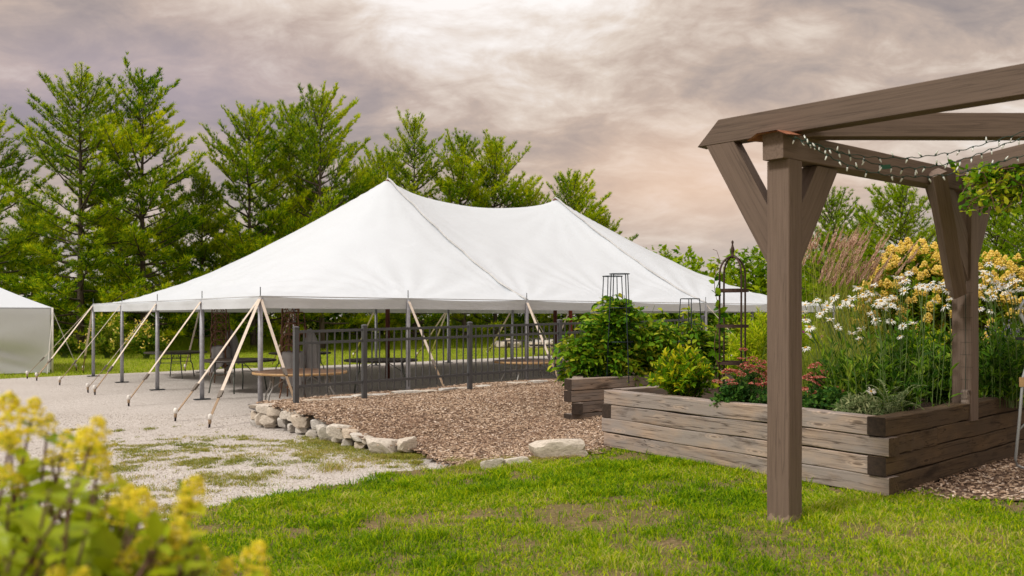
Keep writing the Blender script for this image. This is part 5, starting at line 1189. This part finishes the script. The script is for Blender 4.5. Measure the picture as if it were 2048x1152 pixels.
# leafy dark plants along the right wall, lilac sage
for k, (px, Y, w, h, mt, ll, wr, lab) in enumerate([(1872, 9.65, .30, .62, 'daisyleaf', .09, .3, 'dark leafy plant left of the rear pergola post'), (2020, 9.9, .42, .80, 'daisyleaf', .10, .22, 'dark narrow-leaved plant right of the rear pergola post'), (1830, 10.6, .55, 1.0, 'gold', .09, .35, 'yellow-green bushy plant behind the daisies')]):
    r_ = np.random.default_rng(110 + k); b = A(((px - 1024) * Y / F, Y, BEDZ)); tips = dome(b, w, w * .7, h, 95, r_, .25); bush('leafy_perennial', lab, 'plant', b, tips, mt, r_, 20, ll, wr, .004, .1, 'stem', .9, .3)
r_ = np.random.default_rng(115); b = A(((2010 - 1024) * 10.1 / F, 10.1, BEDZ)); tips = dome(b, .42, .3, .98, 80, r_, .55); o, sp = bush('russian_sage', 'hazy lilac flower spikes behind the right daisies', 'flower', b, tips, 'greyleaf', r_, 10, .05, .25, .003, .1)
mb = MB()
for s_ in sp: p, d = along(s_, r_.uniform(.6, 1, 16)); leaves(mb, p, nrm(rdir(16, r_, .5)), .03, .6, r_, True)
mb.build('flower_spikes', M['sage'], o, kind='stuff')
# silver fern-like plant and pale small plant at the front corner of the bed
r_ = np.random.default_rng(120); b = A(at(1785, 812, 8.25)); b[2] = BEDZ + .01; o = empty('fern_leaved_plant', b); tag(o, 'grey-green plant with long feathery arching leaves at the bed corner', 'plant'); mb = MB(); n_fr = 0
for k in range(17):
    a = k * 2.4; L = r_.uniform(.20, .36); q = b + A((math.cos(a) * L * .9, math.sin(a) * L * .7, r_.uniform(.06, .36))); s_ = bez(b, b * .5 + q * .5 + A((0, 0, .20)), q, 9); fm = MB(); tube(fm, s_, .003, 3, cap=False)
    f = np.linspace(.2, .98, 16); p, d = along(s_, f); sd = nrm(np.cross(d, A((0, 0, 1))))
    for sg in (-1, 1): leaves(fm, p, nrm(d * .5 + sd * sg + A((0, 0, .1))), .055 * (1.1 - f * .6), .34, r_, True, 0, .15)
    fm.build('frond', M['greyleaf'], o)
b = A(at(1718, 820, 8.15)); b[2] = BEDZ; tips = dome(b, .27, .18, .25, 90, r_, .2); o, sp = bush('pale_herb', 'low pale grey-green plant with one daisy at the bed corner', 'plant', b, tips, 'greyleaf', r_, 14, .055, .26, .003, .2)
daisy(o, A(at(1742, 783, 8.1)), (0, -.75, .6), .05)
# vine over the pergola
r_ = np.random.default_rng(130); vb = A(at(1990, 360, 8.2)); vo = empty('pergola_vine', vb); tag(vo, 'bright green vine spilling over the pergola at the right edge', 'vine'); sm = MB(); lm = MB(); P = []; D = []
for k in range(150):
    a0 = A(at(r_.uniform(1960, 2180), r_.uniform(330, 385), r_.uniform(7.6, 8.6))); e0 = A(at(r_.uniform(1925, 2150), r_.uniform(355, 425), r_.uniform(7.4, 8.6))); s_ = bez(a0, (a0 + e0) / 2 + A((0, 0, .10)), e0, 6); tube(sm, s_, .004, 3, cap=False); p, d = along(s_, r_.uniform(0, 1, 22)); P.append(p + r_.normal(0, .035, (22, 3))); D.append(nrm(rdir(22, r_, -.2) + A((0, -.3, 0))))
for e0 in (at(1900, 328, 7.6), at(1912, 348, 7.7), at(1925, 385, 7.7), at(1985, 425, 7.8), at(1970, 345, 7.5), at(2030, 335, 7.4)):
    s_ = bez(A(at(1990, 362, 7.9)), A(at(1945, 340, 7.75)), A(e0), 8); tube(sm, s_, .004, 3, cap=False); p, d = along(s_, r_.uniform(.1, 1, 18)); P.append(p + r_.normal(0, .02, (18, 3))); D.append(nrm(rdir(18, r_, .1)))
P = np.concatenate(P); D = np.concatenate(D); leaves(lm, P, D, r_.uniform(.045, .09, len(P)), .5, r_); sm.build('stems', M['stem_red'], vo, kind='stuff'); lm.build('foliage', M['vine'], vo, kind='stuff')

# ---------------------------------------------------------------- foreground shrub, close to the lens
lf = MB(); nu, nv = 9, 5; vs = []
for i in range(nu):
    x = i / (nu - 1); hw = .27 * math.sin(math.pi * min(1, x ** .8)) ** .8 + .004
    for j in range(nv): y = (j / (nv - 1) - .5) * 2; vs.append((x, y * hw, .06 * abs(y) - .22 * x ** 2 + .015 * math.sin(x * 20) * abs(y)))
lf.add(vs, [[i * nv + j, (i + 1) * nv + j, (i + 1) * nv + j + 1, i * nv + j + 1] for i in range(nu - 1) for j in range(nv - 1)]); leaf_me = lf.data('leaf', M['nearleaf'], smooth=True)
pan_l = [panicle_mesh('flower_head', 'lemon', 150, 140 + k, .60, .062) for k in range(3)]
r_ = np.random.default_rng(150); random.seed(150)
fs = empty('flowering_shrub', (-1.1, 1.6, 0)); tag(fs, 'out of focus shrub with lemon yellow flower heads in the near left corner', 'shrub')
HEADS = [(300, 1010, 1.5, 40), (130, 870, 1.6, 36), (215, 955, 1.55, 34), (450, 1120, 1.55, 38), (310, 1125, 1.4, 44), (60, 1120, 1.4, 40), (190, 1020, 1.5, 30), (360, 1120, 1.5, 34), (95, 845, 1.7, 44), (20, 870, 1.55, 40),
         (22, 832, 1.60, 92), (62, 818, 1.7, 55), (181, 862, 1.50, 66), (160, 893, 1.55, 84), (103, 905, 1.6, 30), (196, 920, 1.5, 52), (258, 975, 1.45, 36), (266, 1003, 1.42, 72), (226, 1006, 1.5, 44), (381, 972, 1.5, 58), (368, 1006, 1.5, 48),
         (345, 1056, 1.4, 62), (329, 1080, 1.4, 60), (284, 1068, 1.45, 32), (255, 1106, 1.38, 50), (400, 1106, 1.45, 40), (500, 1108, 1.5, 64), (107, 1146, 1.3, 48), (158, 1142, 1.3, 42), (10, 938, 1.5, 42), (210, 1082, 1.4, 28), (40, 960, 1.6, 34), (520, 1150, 1.6, 40), (70, 1060, 1.5, 30)]
sm = MB(); nleaf = 0; rest = MB()
def shrub_stem(px, py, Y, s, nl, f1):
    global nleaf
    top = A(at(px, py + s * .45, Y)); b = A((-1.10 + r_.normal(0, .15) + (px - 200) * .0007, Y + .1 + r_.normal(0, .1), 0)); pth = bez(b, (b[0] * .55 + top[0] * .45, b[1], top[2] * .6), top, 10); tube(sm, pth, np.linspace(.007, .0028, 10), 5)
    for k, f in enumerate(np.linspace(.99, f1, nl)):
        p, d = along(pth, np.array([f])); sd = nrm(np.cross(d[0], (math.cos(k * 1.57 + px), math.sin(k * 1.57 + px), .2)))
        for sg in (-1, 1):
            L = r_.uniform(.045, .088) * (.7 if k == 0 else 1.0); dl = nrm(sd * sg + d[0] * .5 + r_.normal(0, .18, 3)); up = nrm(A((0, 0, 1)) + r_.normal(0, .3, 3))
            Fm = frame(dl[None], up)[0]
            if nleaf < 298: inst(leaf_me, 'leaf', fs, Matrix.Translation(Vector(p[0]) - fs.location) @ Matrix([[*Fm[i], 0] for i in range(3)] + [[0, 0, 0, 1]]) @ Matrix.Diagonal((L, L, L, 1))); nleaf += 1
            else: scatter(rest, A(vs), [np.array([[i * nv + j, (i + 1) * nv + j, (i + 1) * nv + j + 1, i * nv + j + 1] for i in range(nu - 1) for j in range(nv - 1)])], p, Fm[None], np.array([L]))
    return pth
for (px, py, Y, s) in HEADS:
    Y *= 1.05; pth = shrub_stem(px, py, Y, s, 6, .66); dv = nrm(pth[-1] - pth[-2]); place(pan_l[r_.integers(3)], 'flower_head', fs, pth[-1] - dv * .01, dv, s * Y / F * 1.08)
for k in range(120):
    px = r_.uniform(-40, 430); top_y = np.interp(px, [-40, 60, 200, 300, 430], [900, 910, 960, 1030, 1095]); shrub_stem(px, r_.uniform(top_y, 1190), r_.uniform(1.35, 2.0), 20, 5, .72)
if rest.n: rest.build('lower_leaves', M['nearleaf'], fs, True, kind='stuff')
sm.build('stems', M['stem_red'], fs, True)

# ---------------------------------------------------------------- grass, weeds, chips, pebbles
def inview(x, y, pad=.6): return (np.abs(x) < .60 * y + pad)
r_ = np.random.default_rng(200)
N = 400000; x = r_.uniform(-5.2, 7.0, N); y = r_.uniform(4.3, 10.7, N)
jx = .35 * (vnoise(x, y, 2.3, 3) - .5) + .21 * (vnoise(x, y, 7, 4) - .5); jy = .35 * (vnoise(x, y, 2.3, 5) - .5) + .21 * (vnoise(x, y, 7, 6) - .5)
d1 = vnoise(x, y, 1.1, 31) * .5 + vnoise(x, y, 3.3, 32) * .35 + vnoise(x, y, 9, 33) * .25
keep = in_poly(LAWN, x + jx + r_.normal(0, .035, N), y + jy + r_.normal(0, .035, N)) & inview(x, y) & (r_.random(N) < np.clip((d1 - .43) * 4.0 + .06 + .28 * smooth(1.2, 3.2, x), .05, 1.0))
x, y, d1 = x[keep], y[keep], d1[keep]; n = len(x)
tall = vnoise(x, y, 4.2, 35); hgt = r_.uniform(.018, .048, n) * (1 + 1.2 * smooth(.60, .9, tall)) * (.45 + 1.0 * d1)
mb = MB(); blade_arrays(mb, np.stack([x, y, zlawn(x, y) - .004], 1), hgt, r_.uniform(.005, .0095, n) * (1 + .25 * (y > 7)), r_.normal(0, .55, (n, 3)) * A((1, 1, 0)), .3, r_)
tag(mb.build('lawn_grass', M['grass']), 'short patchy lawn grass in the foreground', 'grass', kind='stuff')
# tufts standing above the lawn
mb = MB()
for k in range(420):
    cx_, cy_ = r_.uniform(-3, 5), r_.uniform(4.6, 9.6)
    if not in_poly(LAWN, np.array([cx_]), np.array([cy_]))[0]: continue
    m = r_.integers(14, 40); rr_ = r_.uniform(.02, .06); B = np.stack([cx_ + r_.normal(0, rr_, m), cy_ + r_.normal(0, rr_, m), np.full(m, zlawn(cx_, cy_) - .004)], 1); blade_arrays(mb, B, r_.uniform(.05, .10, m), .0055, (B - A((cx_, cy_, B[0, 2]))) * A((6, 6, 0)) + r_.normal(0, .25, (m, 3)) * A((1, 1, 0)), .4, r_)
tag(mb.build('grass_tufts', M['grass']), 'longer grass tufts standing out of the lawn', 'grass', kind='stuff')
# weeds creeping over the gravel
N = 420000; x = r_.uniform(-5.6, .6, N); y = r_.uniform(6.6, 13.8, N)
w = vnoise(x, y * .75, .9, 41) * .30 + vnoise(x, y * .7, 2.6, 42) * .26 + vnoise(x, y * .8, 7.5, 43) * .26 + vnoise(x, y, 22, 44) * .18
wl_x = np.interp(y, [9.9, 10.9, 11.6, 13.9], [-.9, -1.7, -2.2, -4.1]); dw = wl_x - x                # metres out from the stone wall
zone = smooth(12.8, 11.2, y) * smooth(7.4, 8.6, y + .35 * (x + 4)) * .16 + .15 * np.exp(-np.abs(dw - .15) * 1.6) * smooth(14, 12.5, y) + .07 * np.exp(-((y - 11.7 - .1 * (x + 3)) / .5) ** 2) - .30 * smooth(10.65, 10.2, y) * smooth(-3.1, -2.2, x)
pr = smooth(.675, .735, w + zone)
keep = ~in_poly(LAWN, x, y) & ~in_poly(MULCH, x, y) & inview(x, y) & (r_.random(N) < pr * .62)
x, y, w = x[keep], y[keep], w[keep]; n = len(x)
mb = MB(); blade_arrays(mb, np.stack([x, y, 0 * x - .006], 1), r_.uniform(.012, .036, n) * (1 + (w > .66) * .6), r_.uniform(.004, .008, n), r_.normal(0, .9, (n, 3)) * A((1, 1, 0)), .5, r_)
for (px, py, s) in [(510, 958, .11), (665, 938, .13), (236, 862, .06), (150, 860, .06), (880, 943, .07), (545, 945, .07), (480, 1000, .06), (300, 858, .06)]:
    b = gnd(px, py); m = int(260 * s / .1); B = np.stack([b.x + r_.normal(0, s * .8, m), b.y + r_.normal(0, s, m), np.full(m, -.004)], 1); blade_arrays(mb, B, r_.uniform(.03, .9, m) * s, .006, r_.normal(0, .7, (m, 3)) * A((1, 1, 0)), .4, r_)
for k in range(240):
    cx_, cy_ = r_.uniform(-4.9, -.9), r_.uniform(7.6, 12.6)
    if in_poly(LAWN, np.array([cx_]), np.array([cy_]))[0] or in_poly(MULCH, np.array([cx_]), np.array([cy_]))[0]: continue
    m = int(r_.integers(25, 120)); rr_ = r_.uniform(.025, .085); B = np.stack([cx_ + r_.normal(0, rr_ * 1.5, m), cy_ + r_.normal(0, rr_, m), np.full(m, -.006)], 1); blade_arrays(mb, B, r_.uniform(.012, .045, m), .007, r_.normal(0, .8, (m, 3)) * A((1, 1, 0)), .4, r_)
tag(mb.build('gravel_weeds', M['weed']), 'low trodden weeds creeping over the gravel', 'weeds', kind='stuff')
# weeds at the seam of mulch and lawn
N = 16000; t = r_.uniform(0, 1, N); ex = np.interp(t, [0, .3, .55, .8, 1], [-1.5, -.9, -.35, .2, 1.0]); ey = np.interp(t, [0, .3, .55, .8, 1], [10.6, 9.95, 9.5, 9.85, 10.1]); x = ex + r_.normal(0, .16, N); y = ey + r_.normal(.05, .16, N); k_ = (vnoise(x, y, 4, 55) > .42); x, y = x[k_], y[k_]; n = len(x)
mb = MB(); blade_arrays(mb, np.stack([x, y, zlawn(x, y) - .003], 1), r_.uniform(.02, .06, n), .006, r_.normal(0, .7, (n, 3)) * A((1, 1, 0)), .4, r_); tag(mb.build('edge_weeds', M['weed']), 'yellow-green weeds along the seam of lawn and mulch', 'weeds', kind='stuff')
# bark chips
def chips(name, poly, N, zf, label, seed, xr, yr, parent=None):
    r_ = np.random.default_rng(seed); x = r_.uniform(*xr, N); y = r_.uniform(*yr, N); k = in_poly(poly, x + r_.normal(0, .07, N), y + r_.normal(0, .07, N)) & inview(x, y, .4); x, y = x[k], y[k]; n = len(x)
    mb = MB(); a = r_.uniform(0, 6.3, n); D = nrm(np.stack([np.cos(a), np.sin(a), r_.normal(0, .22, n)], 1)); S_ = np.stack([r_.uniform(.012, .050, n) * (1 + .8 * (r_.random(n) < .04)), r_.uniform(.007, .021, n), r_.uniform(.003, .009, n)], 1)
    scatter(mb, BOXV, BOXF, np.stack([x, y, zf(x, y) + .004], 1), frame(D, A((0, 0, 1)) + r_.normal(0, .28, (n, 3))), S_); o = mb.build(name, M['chips'], None, kind='stuff'); return tag(o, label, 'wood chips')
chips('bark_chips', MULCH, 90000, zmulch, 'loose brown bark chips covering the bed in front of the fence', 210, (-4.3, 3.2), (9.2, 17.5))
chips('bark_chips', PATH, 9000, lambda x, y: zlawn(x, y) + .02, 'dark bark chips beside the right wall of the raised bed', 211, (3.2, 7.0), (6.2, 10.2))
# loose pebbles on the gravel
N = 26000; x = r_.uniform(-8, .2, N); y = r_.uniform(6.8, 15.5, N); k = ~in_poly(LAWN, x, y) & ~in_poly(MULCH, x, y) & inview(x, y); x, y = x[k], y[k]; n = len(x)
ov = A([(1, 0, 0), (-.8, .1, 0), (.1, 1, .1), (0, -1, 0), (.1, .1, .8), (0, 0, -1)]); of = np.array([[0, 2, 4], [2, 1, 4], [1, 3, 4], [3, 0, 4]])
mb = MB(); scatter(mb, ov, of, np.stack([x, y, 0 * x - .003], 1), frame(nrm(np.stack([r_.normal(0, 1, n), r_.normal(0, 1, n), 0 * x], 1))), r_.uniform(.004, .012, (n, 1)) * r_.uniform(.7, 1.3, (n, 3))); tag(mb.build('loose_pebbles', M['pebble']), 'fine loose pebbles over the gravel yard', 'gravel', kind='stuff')
# mown and tall grass at the far side
N = 90000; px = r_.uniform(-60, 1330, N); x0 = tline(np.maximum(px, 0)); Y = x0 - r_.uniform(-3.5, 3.6, N) ** 1 * 1.0; x = (px - 1024) * Y / F; front = x0 - Y; hh = np.interp(front, [-3.5, 0, 2.0, 3.6], [.75, .8, .5, .10]) * r_.uniform(.55, 1.2, N)
k = ~in_poly(GRAVEL, x, Y); x, Y, hh = x[k], Y[k], hh[k]; n = len(x); mb = MB(); blade_arrays(mb, np.stack([x, Y, 0 * x - .02], 1), hh, .022, r_.normal(0, .28, (n, 3)) * A((1, 1, 0)), .4, r_); tag(mb.build('tall_grass', M['tallgrass']), 'tall meadow grass at the foot of the pines', 'grass', kind='stuff')
N = 60000; px = r_.uniform(-40, 1250, N); Y = r_.uniform(21, 46, N); x = (px - 1024) * Y / F; k = ~in_poly(GRAVEL, x, Y) & (Y < tline(np.maximum(px, 0)) - 1.5); x, Y = x[k], Y[k]; n = len(x); mb = MB(); blade_arrays(mb, np.stack([x, Y, 0 * x - .015], 1), r_.uniform(.05, .11, n), .018, r_.normal(0, .5, (n, 3)) * A((1, 1, 0)), .4, r_); tag(mb.build('mown_grass', M['tallgrass']), 'mown grass strip between gravel and pines', 'grass', kind='stuff')
